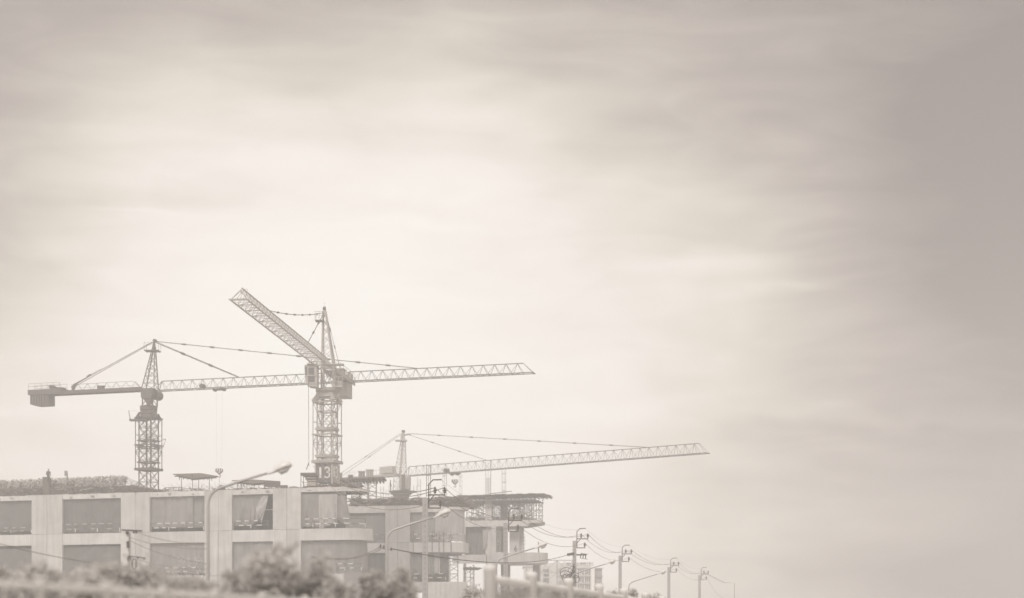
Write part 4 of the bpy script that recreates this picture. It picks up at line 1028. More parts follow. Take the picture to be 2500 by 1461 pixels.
# cab
p = P(745, 949, 204); q = P(771, 899, 204)
prof = [(p.x+.15, z2(945)), (p.x+.55, z2(951)), (q.x+.25, z2(953)), (q.x+.25, z2(899)), (p.x+.02, z2(900)), (p.x, z2(906))]
m = MB(); k = len(prof); m.add([(x, 203.2, zz) for x, zz in prof]+[(x, 205, zz) for x, zz in prof], [tuple(range(k)), tuple(range(k, 2*k))[::-1]]+[((i+1)%k, i, k+i, k+(i+1)%k) for i in range(k)])
cab = m.build('cab', M['steel_light'], cr2)
m = MB(); m.box(p.x+.5, p.x+1.15, 203.14, 203.196, z2(923), z2(907)); m.build('window', M['glass'], cab)
m = MB(); m.box(p.x+.45, p.x+1.2, 203.12, 203.196, z2(942), z2(928)); m.build('louvre', M['steel'], cab)
m = MB(); m.box(p.x+.1, p.x+.32, 203.15, 203.196, z2(925), z2(904)); m.build('window', M['glass'], cab)
m = MB(); m.box(p.x+.1, q.x+.2, 203.1, 203.17, z2(926.5), z2(925)); m.box(p.x+.1, q.x+.2, 203.1, 203.17, z2(945), z2(942.5)); m.build('cab_trim', M['steel_pale'], cab)
m = MB(); m.box(P(754, 0, 204).x, P(762, 0, 204).x, 203.6, 204.5, z2(898.8), z2(889)); m.build('roof_unit', M['steel_light'], cr2)
m = MB(); m.box(p.x+.3, q.x+.3, 202.9, 203.6, z2(898.8), z2(897)); m.build('cab_roof', M['steel_pale'], cr2)
m = MB(); m.bar(P(753, 920, 200), P(754, 1138, 200), .035); m.bar(P(754, 1130, 200), P(748, 1147, 200), .06); m.build('hanging_cable', M['steel'], cr2)
# jib foot platform
m = MB(); a = bl2(3.5); m.cbox((a.x+.9, a.y, zc2-.25), (2.6, 1.2, .1), .1); m.build('jib_platform', M['steel_light'], cr2)

# ---- crane three (far)
D3 = 280
c3 = P(980, 1205, D3); z3 = lambda y: EYE+(HY-y)/F*D3
cr3 = thing('tower_crane', 'farthest and lowest tower crane with a long jib rising to the right', 'crane', (c3.x, c3.y, z3(1218)), 'tower cranes over the building site')
m = MB(); m.lathe((c3.x, c3.y, 0), [(.9, z3(1300)), (.95, z3(1222)), (1.2, z3(1217)), (1.35, z3(1211)), (1.75, z3(1206)), (1.9, z3(1203)), (1.9, z3(1200.5)), (1.2, z3(1200))], 18); m.build('slewing_base', M['steel'], cr3)
m = MB(); m.lathe((c3.x+.25, c3.y, 0), [(2.3, z3(1202)), (2.35, z3(1200)), (1.8, z3(1199.5))], 16)
for k in range(10):
    a = 6.28*k/10; m.bar((c3.x+.2+2.25*math.cos(a), c3.y+2.25*math.sin(a), z3(1201)), (c3.x+.2+2.25*math.cos(a), c3.y+2.25*math.sin(a), z3(1186)), .03)
m.build('ring_platform', M['steel'], cr3)
J3r = P(990, 1163, D3); J3t = P(1727, 1109, 244.5); j3 = J3t-J3r; j3.z = 0; j3.normalize(); s3 = Vector((j3.y, -j3.x, 0)); zc3 = J3r.z
J3c = Vector((c3.x, c3.y, 0))
m = MB()
q0 = [J3c+j3*sx*.75+s3*sy*.7+Vector((-.3,0,z3(1200))) for sx, sy in ((-1,-1), (1,-1), (1,1), (-1,1))]
q1 = [J3c+j3*sx*.75+s3*sy*.7+Vector((-.2,0,zc3)) for sx, sy in ((-1,-1), (1,-1), (1,1), (-1,1))]
apex3 = P(984, 1056, D3)
q2 = [apex3+j3*sx*.3+s3*sy*.2-Vector((0,0,1.3)) for sx, sy in ((-1,-1), (1,-1), (1,1), (-1,1))]
for i in range(4):
    m.bar(q0[i], q1[i], .09); m.bar(q1[i], q2[i], .08); m.bar(q2[i], apex3, .08)
for (A_, B_, n_) in ((q0, q1, 3), (q1, q2, 8)):
    for k in range(n_):
        for i in range(4):
            m.bar(A_[i].lerp(B_[i], k/n_), A_[(i+1)%4].lerp(B_[(i+1)%4], (k+1)/n_), .035)
            m.bar(A_[i].lerp(B_[i], k/n_), A_[(i+1)%4].lerp(B_[(i+1)%4], k/n_), .03)
m.build('tower_head', M['steel_light'], cr3)
m = MB(); m.bar(apex3-Vector((.1,0,1.0)), apex3+Vector((0,0,.1)), .35, .2, 6); m.build('head_plate', M['steel_light'], cr3)
m = MB(); m.tube([apex3-s3*.2+Vector((.05,0,.15)), apex3+s3*.2+Vector((.05,0,.15))], .24, 10); m.bar(apex3+Vector((.2,0,-.45)), apex3+Vector((1.3,0,-.35)), .14, .07); m.build('sheave', M['steel'], cr3)
m = MB(); m.cbox((apex3.x-.3, apex3.y, z3(1076.5)), (1.9, 1.6, .16)); m.build('head_platform', M['steel_light'], cr3)
_, (bl3, br3, tp3, pit3, _s) = jib_truss(J3r, Vector((J3t.x, J3t.y, zc3)), 1.2, 1.5, 36, .07, .028, 'jib', 'steel', cr3)
def tp3_at(x):
    best = min((abs((HX+F*tp3(k/8).x/tp3(k/8).y)-x), k/8) for k in range(0, 288)); return tp3(best[1])
pendant(apex3+Vector((.5,0,-.25)), tp3_at(1190), .04, cr3, 2)
pendant(apex3+Vector((.8,0,-.2)), tp3_at(1585), .045, cr3, 6)
for dd in (-.4, .4):
    pendant(apex3+Vector((-.3,0,-.2))+s3*dd*.5, Vector((c3.x, c3.y, zc3+.4))-j3*15+s3*dd*1.5, .035, cr3, 1)
Mq = Matrix.Translation((J3c.x, J3c.y, 0)) @ Matrix.Rotation(math.atan2(-j3.y, -j3.x), 4, 'Z')
m = MB(Mq)
for yy in (-.6, .5): m.box(.5, 15.5, yy, yy+.14, zc3+.02, zc3+.45)
m.box(.6, 15.3, -.45, .49, zc3+.2, zc3+.26); m.build('counter_jib', M['steel_light'], cr3)
m = MB(Mq); m.box(1.6, 4.4, -.5, .5, zc3+.75, zc3+1.75); m.box(1.4, 4.6, -.55, .55, zc3+.6, zc3+.72); m.build('machine_box', M['steel_pale'], cr3)
m = MB(Mq)
for yy in (-.6, .6):
    m.bar((1.0, yy, zc3+1.3), (13, yy, zc3+1.3), .018)
    for x in range(1, 14, 2): m.bar((x, yy, zc3+.4), (x, yy, zc3+1.3), .018)
m.build('handrail', M['steel_light'], cr3)
for k in range(4):
    m = MB(Mq); x = 12.2+k*.75; m.box(x, x+.68, -.7, .7, zc3-1.4, zc3+.0); m.build('counterweight', M['steel'], cr3)
m = MB(); cxx = c3.x+.75; m.lathe((cxx, c3.y-1.3, 0), [(.55, z3(1200)), (.85, z3(1197)), (.9, z3(1170)), (.8, z3(1166)), (.45, z3(1163))], 10); m.build('cab', M['steel_light'], cr3)
m = MB(); m.box(c3.x+.15, c3.x+.75, c3.y-2.25, c3.y-1.3, z3(1197), z3(1162)); m.build('ladder_box', M['steel'], cr3)
k9 = [k/8 for k in range(290)]; kx = min(k9, key=lambda k: abs(HX+F*bl3(k).x/bl3(k).y-1116)); tr = (bl3(kx)+br3(kx))/2
m = MB(); m.cbox(tr-Vector((0,0,.2)), (1.5, 1.3, .14), math.atan2(j3.y, j3.x)); m.tube([tr+j3*.5-s3*.3-Vector((0,0,.35)), tr+j3*.5+s3*.3-Vector((0,0,.35))], .16, 8); m.tube([tr-j3*.6-s3*.3-Vector((0,0,.35)), tr-j3*.6+s3*.3-Vector((0,0,.35))], .16, 8); m.build('trolley', M['steel'], cr3)
hk = Vector((tr.x, tr.y, EYE+(HY-1176)/F*tr.y))
for sx in (-.3, .3):
    m = MB(); m.bar(tr+j3*sx-Vector((0,0,.3)), hk+Vector((sx, 0, .2)), .012); m.build('hoist_rope', M['wire'], cr3)
hook_block(cr3, hk, 1.1)
kx = min(k9, key=lambda k: abs(HX+F*bl3(k).x/bl3(k).y-1095)); dr = (bl3(kx)+br3(kx))/2
m = MB(); m.tube([dr-s3*.4+Vector((0,0,.4)), dr+s3*.4+Vector((0,0,.4))], .35, 10); m.build('trolley_winch', M['steel'], cr3)

# platforms beside the number box
t = thing('stair_platform', 'stepped formwork stack with a frame leg left of the number 13 box', 'platform', P(755, 1188, 203))
for k, (xa, xb, ya, yb, mt) in enumerate(((735, 772, 1156, 1160, 'timber'), (742, 774, 1161, 1164, 'timber'), (747, 773, 1168, 1172, 'timber'), (749, 773, 1173, 1176, 'timber_light'), (751, 772, 1177.5, 1187, 'timber_light'))):
    p = P(xa, yb, 203); q = P(xb, ya, 203); m = MB(); m.box(p.x, q.x, 202.6-(4-k)*.1, 204.2, p.z, q.z); m.build('deck_panel', M[mt], t)
for x in (734.5, 741):
    m = MB(); m.bar(P(x, 1188, 202.4), P(x+.3, 1156, 202.4), .055); m.build('leg', M['iron'], t)
m = MB(); m.bar(P(735, 1160, 202.4), P(748, 1167, 202.4), .06); m.bar(P(738, 1176, 202.4), P(743, 1186, 202.4), .05); m.bar(P(741, 1179, 202.4), P(750, 1179, 202.4), .04); m.build('brace', M['iron'], t)
heap(A, A.S(740), A.S(845), lambda u: ZR+.42, ZR-.03, .3, 5, 700, [('timber', .8), ('timber_light', .2)], 'offcuts heaped round the foot of the number 13 box', thick=.05, lmax=.9)

# ================================================================== workers
def person(joints, radii, edges, label, skin_only=False):
    me = bpy.data.meshes.new('body'); me.from_pydata(joints, edges, []); o = bpy.data.objects.new('person', me); COL.objects.link(o)
    md = o.modifiers.new('skin', 'SKIN'); me.skin_vertices.new() if not me.skin_vertices else None
    for i, r_ in enumerate(radii): me.skin_vertices[0].data[i].radius = (r_, r_)
    me.skin_vertices[0].data[0].use_root = True
    o.modifiers.new('sub', 'SUBSURF').levels = 1; o.modifiers['sub'].render_levels = 1
    dg = bpy.context.evaluated_depsgraph_get(); me2 = bpy.data.meshes.new_from_object(o.evaluated_get(dg))
    o.modifiers.clear(); o.data = me2; me2.materials.clear(); me2.materials.append(M['cloth'])
    for p in me2.polygons: p.use_smooth = True
    return o
def worker(loc, pose, label, rz=0.0):
    if pose == 'stand':
        J = [(0,0,.95), (0,0,1.2), (0,0,1.42), (0,0,1.52), (-.1,0,.9), (-.12,-.02,.5), (-.13,.02,.08), (-.13,-.14,.04), (.1,0,.9), (.13,-.03,.5), (.14,.04,.08), (.14,-.12,.04),
             (-.2,0,1.4), (-.27,-.03,1.12), (-.22,-.2,.92), (.2,0,1.4), (.28,-.02,1.12), (.26,-.18,.9)]
    else:                       # crouching
        J = [(0,.1,.38), (0,.0,.62), (0,-.12,.82), (0,-.16,.92), (-.1,.08,.34), (-.16,-.3,.46), (-.15,-.12,.08), (-.15,-.28,.04), (.1,.08,.34), (.17,-.3,.46), (.16,-.12,.08), (.16,-.28,.04),
             (-.2,-.1,.8), (-.25,-.3,.6), (-.1,-.45,.5), (.2,-.1,.8), (.26,-.3,.6), (.12,-.45,.48)]
    rad = [.15, .14, .15, .06, .1, .075, .05, .045, .1, .075, .05, .045, .075, .05, .04, .075, .05, .04]
    E = [(0,1), (1,2), (2,3), (0,4), (4,5), (5,6), (6,7), (0,8), (8,9), (9,10), (10,11), (2,12), (12,13), (13,14), (2,15), (15,16), (16,17)]
    o = person(J, rad, E, label); tag(o, label, 'person', 'workers on the building site')
    hz = Vector(J[3])+Vector((0,-.02,.11))
    m = MB(); m.lathe(hz-Vector((0,0,.12)), [(.035,0), (.07,.03), (.085,.1), (.09,.16), (.07,.22)], 10); h = m.build('head', M['skin'], None, True); h.parent = o
    m = MB(); m.cbox(hz+Vector((0,-.095,0)), (.03,.04,.04)); n_ = m.build('nose', M['skin']); n_.parent = h
    m = MB(); m.lathe(hz+Vector((0,-.01,.04)), [(.14,0), (.135,.02), (.11,.03), (.1,.09), (.05,.13), (.01,.14)], 12); k_ = m.build('helmet', M['helmet'], None, True); k_.parent = o
    for s_ in (14, 17):
        hj = Vector(J[s_]); m = MB()
        m.cbox(hj+Vector((0,-.03,-.03)), (.05,.08,.07))
        for f_ in range(4): m.bar(hj+Vector((-.025+.017*f_,-.06,-.05)), hj+Vector((-.025+.017*f_,-.09,-.1)), .009)
        m.bar(hj+Vector((.03,-.03,-.02)), hj+Vector((.04,-.08,-.05)), .01)
        q = m.build('hand', M['skin']); q.parent = o
    o.location = loc; o.rotation_euler = (0, 0, rz); return o
worker(P(118, 1171, 213.2)-Vector((0,0,.45)), 'stand', 'worker in dark clothes standing on the block at the left roof', R(30))
worker(P(1315, 1351, 273), 'stand', 'worker standing alone behind the far wing balcony edge', R(-70))
worker(P(1263, 1312, 276.5), 'stand', 'worker standing at the left on the plank platform', R(160))
worker(P(1272, 1312, 276.4), 'crouch', 'worker crouching at the right on the plank platform', R(60))
worker(Vector((c3.x-1.75, c3.y-.9, z3(1200))), 'stand', 'worker standing on the ring platform of the farthest crane', R(90))
worker(P(1257, 1349, 273.8), 'crouch', 'worker bending low on the far wing balcony floor', R(90))

# ================================================================== street lamps
def street_lamp(base_px, bend_y, head_px, head_y, D, label, hl=0.76):
    xb = (base_px-HX)/F*D; zbend = EYE+(HY-bend_y)/F*D; hd = P(head_px, head_y, D)
    t = thing('street_lamp', label, 'street lamp', (xb, D, 0), 'street lamps along the road')
    m = MB()
    neck = Vector((hd.x-hl, D, hd.z-hl*0.33)); dirn = (hd-neck).normalized()
    k1 = Vector((xb, D, neck.z-(neck.x-xb)*0.31)); k2 = k1+(neck-k1).normalized()*.42; c0 = k1-Vector((0, 0, .42))
    pts = [Vector((xb, D, 0)), Vector((xb, D, c0.z-.8)), c0]
    for i in range(1, 7):
        s = i/6; pts.append(c0*(1-s)**2+k1*2*s*(1-s)+k2*s*s)
    pts.append(k2.lerp(neck, .5)+Vector((0,0,.015))); pts.append(neck)
    n = len(pts); m.tube(pts, .07, 10, [.065, .053, .048]+[.042]*(n-4)+[.034]); m.build('mast', M['galv'], t, True)
    sd_ = Vector((0,1,0)); up = Vector((-dirn.z, 0, dirn.x))
    m = MB(); secs = [(0, .05, .05, -.04), (.18, .08, .085, -.05), (.42, .16, .19, -.03), (.75, .18, .22, -.02), (.95, .15, .17, -.02), (1.0, .06, .05, -.01)]
    vs = []; nn = 8
    for (s, wd, hh, lo) in secs:
        c = neck+dirn*s*hl*1.05
        for k in range(nn):
            a = math.pi*k/(nn-1); vs.append(c+sd_*math.cos(a)*wd+up*(lo+math.sin(a)*hh))
    fs = [(i*nn+k, (i+1)*nn+k, (i+1)*nn+(k+1)%nn, i*nn+(k+1)%nn) for i in range(len(secs)-1) for k in range(nn)]
    fs += [tuple(range(nn)), tuple(range((len(secs)-1)*nn, len(secs)*nn))[::-1]]
    m.add(vs, fs); hd_ = m.build('lamp_head', M['lamp'], t, True)
    m = MB(); vs = []; secs = [(.40, .08, .0), (.5, .13, .14), (.75, .13, .12), (.93, .08, .01)]
    for (s, wd, hh) in secs:
        c = neck+dirn*s*hl*1.05
        for k in range(nn):
            a = math.pi*k/(nn-1); vs.append(c+sd_*math.cos(a)*wd-up*(.035+math.sin(a)*hh))
    fs = [(i*nn+(k+1)%nn, (i+1)*nn+(k+1)%nn, (i+1)*nn+k, i*nn+k) for i in range(len(secs)-1) for k in range(nn)]
    fs += [tuple(range(nn))[::-1], tuple(range((len(secs)-1)*nn, len(secs)*nn))]
    m.add(vs, fs); m.build('lamp_lens', M['lampglass'], hd_, True)
    m = MB(); m.lathe((xb, D, 0), [(.2,0), (.2,.05), (.13,.1), (.12,.9), (.1,1.0)], 10); m.build('base', M['galv'], t)
    return t
street_lamp(508, 1205, 713, 1136, 52, 'nearest and highest street lamp in front of the left wing')
street_lamp(945, 1302, 1102, 1249, 71, 'street lamp in front of the middle wing pier')
street_lamp(1212, 1368, 1337, 1328, 97, 'street lamp before the far wing column, third along the road')
street_lamp(1395, 1400, 1504, 1369, 122, 'street lamp beside the pole with coiled cables')
street_lamp(1535, 1428, 1627, 1395, 140, 'farthest street lamp between two utility poles at right')

# ================================================================== utility poles and wires
def insulator(m, p, s=1.0):
    m.lathe(p, [(.04*s,0), (.05*s,.05*s), (.13*s,.08*s), (.13*s,.14*s), (.06*s,.17*s), (.17*s,.22*s), (.17*s,.32*s), (.07*s,.36*s), (.12*s,.4*s), (.12*s,.45*s), (.05*s,.5*s), (.07*s,.56*s), (.05*s,.6*s)], 8)
def utility_pole(x, ytop, D, label, s=1.0, mat='pole', off=0.25, wd=0.16):
    xx = (x-HX)/F*D; zt = EYE+(HY-ytop)/F*D
    t = thing('utility_pole', label, 'utility pole', (xx, D, 0), 'utility poles along the road')
    m = MB(); a, b = wd*1.2, wd
    m.add([(xx-a,D-a,0),(xx+a,D-a,0),(xx+a,D+a,0),(xx-a,D+a,0),(xx-b,D-b,zt),(xx+b,D-b,zt),(xx+b,D+b,zt),(xx-b,D+b,zt)], [(0,3,2,1),(4,5,6,7),(0,1,5,4),(1,2,6,5),(2,3,7,6),(3,0,4,7)])
    m.build('shaft', M[mat], t)
    if D < 160:
        m = MB()
        for k in range(22):
            zz = zt-.5-k*.32; m.box(xx-.03, xx+.03, D-b-.035, D-b-.028, zz, zz+.09)
        h = m.build('bolt_holes', M['joint'], t); h['kind'] = 'stuff'
    za = zt+.18; xr = xx+wd+.02
    m = MB(); m.box(xr, xr+.08, D-.05, D+.05, zt-.66, za+.04); m.box(xr, xr+1.06, D-.05, D+.05, za-.04, za+.04); m.bar((xr-.05, D, zt-.3), (xr+.35, D, za-.04), .045); m.build('cross_arm', M['iron'], t)
    m = MB(); m.box(xr+.08, xr+.78, D-.045, D+.045, zt-.66, zt-.58); m.build('cross_arm', M['iron'], t)
    m = MB(); m.tube([(xr+.04, D, za+.04), (xr+.04, D, za+.65), (xr+.3, D, za+.92), (xr+.8, D, za+.93)], .04, 6); m.bar((xr+.78, D, za+.89), (xr+.78, D, za+.97), .06); m.build('top_bracket', M['iron'], t)
    for (dx, dz) in ((.42, za+.04), (1.01, za+.04), (.74, zt-.58)):
        m = MB(); m.bar((xr+dx, D, dz), (xr+dx, D, dz+.06), .03); insulator(m, (xr+dx, D, dz+.03), .7); m.build('insulator', M['porcelain'], t)
    return t, [Vector((xr+.42, D, za+.44)), Vector((xr+1.01, D, za+.44)), Vector((xr+.74, D, zt-.18)), Vector((xr+.78, D, za+.95))]
specs = [(1038, 1216, 104, 'nearest utility pole standing against the middle wing'),
         (1234.5, 1277, 127, 'utility pole in front of the far wing columns'),
         (1402.5, 1321, 152, 'utility pole wound with coiled cables beside the white building'),
         (1514, 1357, 180, 'utility pole alone against the sky right of the white building'),
         (1633, 1385, 209, 'utility pole second from the right end of the row'),
         (1708, 1405, 236, 'farthest utility pole at the right end of the row')]
att = []
for (x, y, D, lab) in specs:
    t, a = utility_pole(x, y, D, lab); att.append(a)
def wire(p, q, sag, r, label, mat='wire', name='power_line', group='overhead power lines between the poles', n=20):
    pts = [p.lerp(q, k/n)-Vector((0,0,sag*4*(k/n)*(1-k/n))) for k in range(n+1)]
    m = MB(); m.tube(pts, r, 5); o = m.build(name, M[mat]); tag(o, label, 'cable', group); settle(o); return o
ordn = ['first', 'second', 'third', 'fourth', 'fifth']
cn = ['inner upper line', 'outer upper line', 'lower line', 'faint topmost line']
for i in range(5):
    for j in range(4):
        wire(att[i][j], att[i+1][j], .85 if j < 3 else .7, .018 if j < 3 else .007, f'{cn[j]} sagging over the {ordn[i]} span of poles from the left')
# the first span comes down from the middle crane's cage
tails = [P(766, 1088, 203.6), P(768, 1112, 203.6), P(764, 1137, 203.4)]
for j in range(3):
    wire(tails[j], att[0][j], 2.3, .03 if j < 2 else .03, ['upper cable running from the middle crane to the nearest pole', 'second cable running from the middle crane to the nearest pole', 'lowest cable running from the number box to the nearest pole'][j], 'wire')
wire(att[5][0], P(1770, 1461, 262), .9, .02, 'line dropping away beyond the farthest pole')
# last thin poles / brackets at right
t = thing('gantry_pole', 'thin pole with a short arm beyond the last utility pole', 'pole', P(1793, 1460, 262))
m = MB(); m.tube([Vector((P(1793,1460,262).x, 262, 0)), P(1793, 1424, 262), P(1768, 1423, 262), P(1722, 1400, 255)], .045, 6); m.build('arm', M['wire'], t)
# trunk cable with strain insulators on pole three
tA = P(1387, 1355, 152); tB = P(955, 1340, 71.2)
wire(tB, tA, .65, .024, 'heavy sagging cable between the second lamp and the coiled cable pole', 'wire_dark')
wire(P(937, 1336, 71.2), P(800, 1362, 52), .2, .018, 'upper thin cable from the second lamp toward the tree', 'wire')
wire(P(929, 1335, 71.2), P(760, 1360, 52), .25, .018, 'lower thin cable from the second lamp toward the tree', 'wire')
t = thing('line_bracket', 'thin bracket with three small dark insulators across the second lamp', 'bracket', P(941, 1341, 71))
for (x, y) in ((929, 1334), (937, 1336), (955, 1341)):
    m = MB(); insulator(m, P(x, y+4, 71.1), .25); m.build('insulator', M['porcelain'], t)
m = MB(); m.bar(P(925, 1338, 71), P(958, 1344, 71), .012); m.build('arm', M['iron'], t)
t = thing('strain_insulator', 'ribbed strain insulators ending the heavy cable at the coiled cable pole', 'insulator', tA)
for k in range(2):
    m = MB(); a = tA+Vector((-.1, -.2+k*.4, 0)); b = P(1401, 1352, 152)+Vector((0, -.2+k*.4, 0))
    m.bar(a, b, .04)
    for i in range(9):
        c = a.lerp(b, (i+.5)/9); d = (b-a).normalized(); m.bar(c-d*.02, c+d*.02, .13, n=8)
    m.build('ribbed_rod', M['porcelain'], t)
m = MB(); m.cbox(P(1416, 1355, 152), (1.0, .25, .12)); m.build('clamp_arm', M['iron'], t)
t = thing('fuse_bracket', 'small tilted fuse holders hanging right of the coiled cable pole', 'fuse', P(1428, 1358, 151.8))
for k in range(3):
    a = P(1419+k*6, 1351+k*1, 151.8); b = P(1417+k*6, 1363+k*1, 151.8)
    m = MB(); m.bar(a, b, .06); m.bar(a, a+Vector((.18,0,-.04)), .03); m.bar(b, b+Vector((.18,0,-.04)), .03); m.build('fuse', M['iron'], t)
# coiled cables
t = thing('cable_coils', 'tangle of looped cables hanging on the third utility pole', 'cable', P(1400, 1400, 151.6))
for k in range(9):
    c = P(random.choice((1388, 1392, 1396, 1404, 1383)), random.uniform(1388, 1418), 151.4+random.uniform(-.15,.15)); r_ = random.uniform(.25, .62); tl = random.uniform(-.5,.5)
    m = MB(); pts = [c+Vector((math.cos(a)*r_, random.uniform(-.02,.02), math.sin(a)*r_*random.uniform(.75,.8)+math.cos(a)*r_*tl)) for a in [2*math.pi*i/16 for i in range(17)]]
    m.tube(pts, .03, 5); m.build('loop', M['wire_dark'], t)
for k in range(10):
    a = P(1402, random.uniform(1366, 1400), 151.4); b = P(random.uniform(1372, 1386), random.uniform(1400, 1424), 151.4)
    m = MB(); m.tube([a.lerp(b, i/8)-Vector((0,0,.5*4*(i/8)*(1-i/8)*random.uniform(.8,1))) for i in range(9)], .025, 5); m.build('drop_cable', M['wire_dark'], t)
# pale chipped pole at left with cross arms
PD = 62
t = thing('utility_pole', 'pale chipped concrete pole with coiled wire before the second pier', 'utility pole', ((309.5-HX)/F*PD, PD, 0))
xx = (308.5-HX)/F*PD; ztp = EYE+(HY-1302)/F*PD
m = MB(); n = 14; vs = []
for k in range(n+1):
    zz = ztp*k/n if k < n else ztp; wl = .13+random.uniform(-.04,.03)
    wl += .06; vs += [(xx-wl, PD-.14, zz), (xx+.13+random.uniform(-.02,.02), PD-.14, zz), (xx+.13, PD+.14, zz), (xx-wl, PD+.14, zz)]
fs = [(0,3,2,1), (n*4, n*4+1, n*4+2, n*4+3)]
for k in range(n):
    for i in range(4): fs.append((k*4+i, k*4+(i+1)%4, k*4+4+(i+1)%4, k*4+4+i))
m.add(vs, fs); m.build('shaft', M['pole_pale'], t)
m = MB(); m.bar(P(297, 1294.5, PD-.2), P(347, 1297, PD-.2), .04); m.build('cross_arm', M['iron'], t)
m = MB(); m.bar(P(312, 1358, PD-.2), P(352, 1362, PD-.2), .025); m.build('cross_arm', M['iron'], t)
for (x, y) in ((311, 1300), (327, 1299), (333, 1299), (336, 1361), (352, 1363)):
    m = MB(); p = P(x, y+4, PD-.2); m.bar(p, p+Vector((0,0,.09)), .04 if x > 311 else .075); m.build('insulator', M['porcelain'], t)
m = MB(); m.bar(P(312, 1322, PD-.2), P(313, 1338, PD-.2), .06); m.bar(P(316, 1360, PD-.2), P(315, 1370, PD-.2), .09); m.build('connector', M['iron'], t)
for k in range(3):
    m = MB(); c = P(327+k*.5, 1377, PD-.25+.03*k); m.tube([c+Vector((math.cos(a)*.08, 0, math.sin(a)*.19)) for a in [2*math.pi*i/16 for i in range(17)]], .016, 5); m.build('wire_coil', M['iron'], t)
for k, (y0, x1, y1) in enumerate(((1299, 505, 1328), (1312, 505, 1340), (1320, 505, 1377), (1360, 505, 1390))):
    wire(P(332 if k < 1 else 316, y0, PD-.2), P(x1, y1, 52.05), .12, .011, ['top', 'second', 'third', 'lowest'][k]+' thin line from the chipped pole to the nearest lamp')
wire(P(-40, 1318, 50), P(316, 1384, PD-.2), .12, .013, 'sloping blurred cable from the left edge to the chipped pole', 'wire')

# ================================================================== far buildings
fb = thing('office_building', 'pale distant office block with rooftop letters and slatted right corner', 'building', P(1395, 1460, 380))
def fbox(x0, x1, y0, y1, D, dep, name, mat, par):
    p = P(x0, y1, D); q = P(x1, y0, D); m = MB(); m.box(p.x, q.x, D, D+dep, max(0, p.z) if y1 < 1549 else 0, q.z); return m.build(name, M[mat], par)
fbox(1320, 1443, 1382, 1560, 380, 18, 'wall', 'far_wall', fb)
fbox(1443.2, 1452, 1385, 1560, 379.4, 10, 'corner_pier', 'white', fb)
fbox(1452.2, 1470, 1389, 1560, 381, 14, 'wall', 'far_grey', fb)
fbox(1316, 1412, 1375, 1381.8, 380.6, 16, 'parapet', 'far_wall', fb)
for y in (1387, 1406.5, 1425, 1444):
    fbox(1408, 1442.9, y, y+1.6, 379.7, .28, 'floor_band', 'far_grey', fb); fbox(1452.3, 1473, y, y+1.6, 379.6, 1.3, 'floor_band', 'far_grey', fb)
for k in range(7): fbox(1454+k*2.4, 1455.1+k*2.4, 1389, 1560, 380.2, .75, 'fin', 'far_wall', fb)
for yy in (1390, 1409, 1428):
    for xx_ in (1411.5, 1417, 1422, 1429, 1433.5, 1438):
        w_ = fbox(xx_, xx_+2.6, yy, yy+ (11 if xx_ in (1417, 1433.5) else 14), 379.9, .08, 'window', 'glass', fb)
for (a, b, c_, d_) in ((1326, 1340, 1390, 1397), (1327, 1340, 1401, 1408), (1326, 1340, 1412, 1430), (1363, 1370, 1388, 1396), (1374, 1384, 1389, 1396), (1362, 1384, 1404, 1411), (1364, 1384, 1418, 1427)):
    fbox(a, b, c_, d_, 379.8, .18, 'window', 'glass' if a < 1350 else 'far_grey', fb)
sg = thing('rooftop_sign', 'row of small dark illegible letters along the office block roof', 'sign', P(1420, 1380, 381))
rnd = random.Random(5); x = 1383.0
while x < 1449:
    wl = rnd.uniform(2.6, 3.8)
    if abs(x-1403) > 4:
        m = MB(); a = P(x, 1379.2, 379.9); b = P(x+wl*.8, 1373.6, 379.9); kd = rnd.randint(0, 3); th = .12
        m.box(a.x, a.x+th, 379.9, 380, a.z, b.z)
        if kd != 1: m.box(b.x-th, b.x, 379.9, 380, a.z, b.z)
        m.box(a.x+th, b.x-th, 379.9, 380, b.z-th, b.z)
        if kd != 2: m.box(a.x+th, b.x-th, 379.9, 380, a.z, a.z+th)
        if kd == 3: m.box(a.x+th, b.x-th, 379.9, 380, (a.z+b.z)/2-th/2, (a.z+b.z)/2+th/2)
        m.build('letter', M['iron'], sg)
    x += wl
m = MB(); a = P(1383, 1381.8, 380); b = P(1450, 1380.2, 380); m.box(a.x, b.x, 380.01, 380.1, a.z, b.z-.05); m.build('sign_rail', M['iron'], sg)
# open steel frame in front of it
sf = thing('steel_frame', 'tall cross braced steel frame in front of the office block', 'steel frame', P(1360, 1460, 310))
def sbar(x0, y0, x1, y1, r, n='strut', D=310): 
    m = MB(); m.bar(P(x0, y0, D), P(x1, y1, D), r); return m.build(n, M['galv'], sf)
for x in (1319, 1360, 1401): sbar(x, 1548, x, 1368, .17, 'column')
for y in (1368.5, 1398, 1428): sbar(1319, y, 1401, y, .11, 'beam')
for (a, b) in ((1319, 1360), (1360, 1401)):
    for (y0, y1) in ((1369, 1398), (1398, 1428), (1428, 1458)):
        sbar(a, y0, (a+b)/2+10, y1, .07, 'brace'); sbar(b, y0, (a+b)/2-14, y1, .08, 'brace', 310.3); sbar((a+b)/2, y0, a+1, y1, .07, 'brace', 310.6)
hs = thing('distant_house', 'pale low distant house glimpsed beneath the far wing', 'building', P(1290, 1460, 360))
fbox(1279, 1303, 1384, 1560, 360, 10, 'wall', 'far_wall', hs)
fbox(1276, 1304, 1382.5, 1385, 359.8, 11, 'roof', 'far_grey', hs)
for y in (1388, 1400, 1412): fbox(1284, 1287, y, y+8, 359.93, .06, 'window', 'far_grey', hs)
m = MB(); p = P(1040, 1560, 190); q = P(1141, 1422, 190); m.box(p.x, q.x, 190, 190.5, 0, q.z)
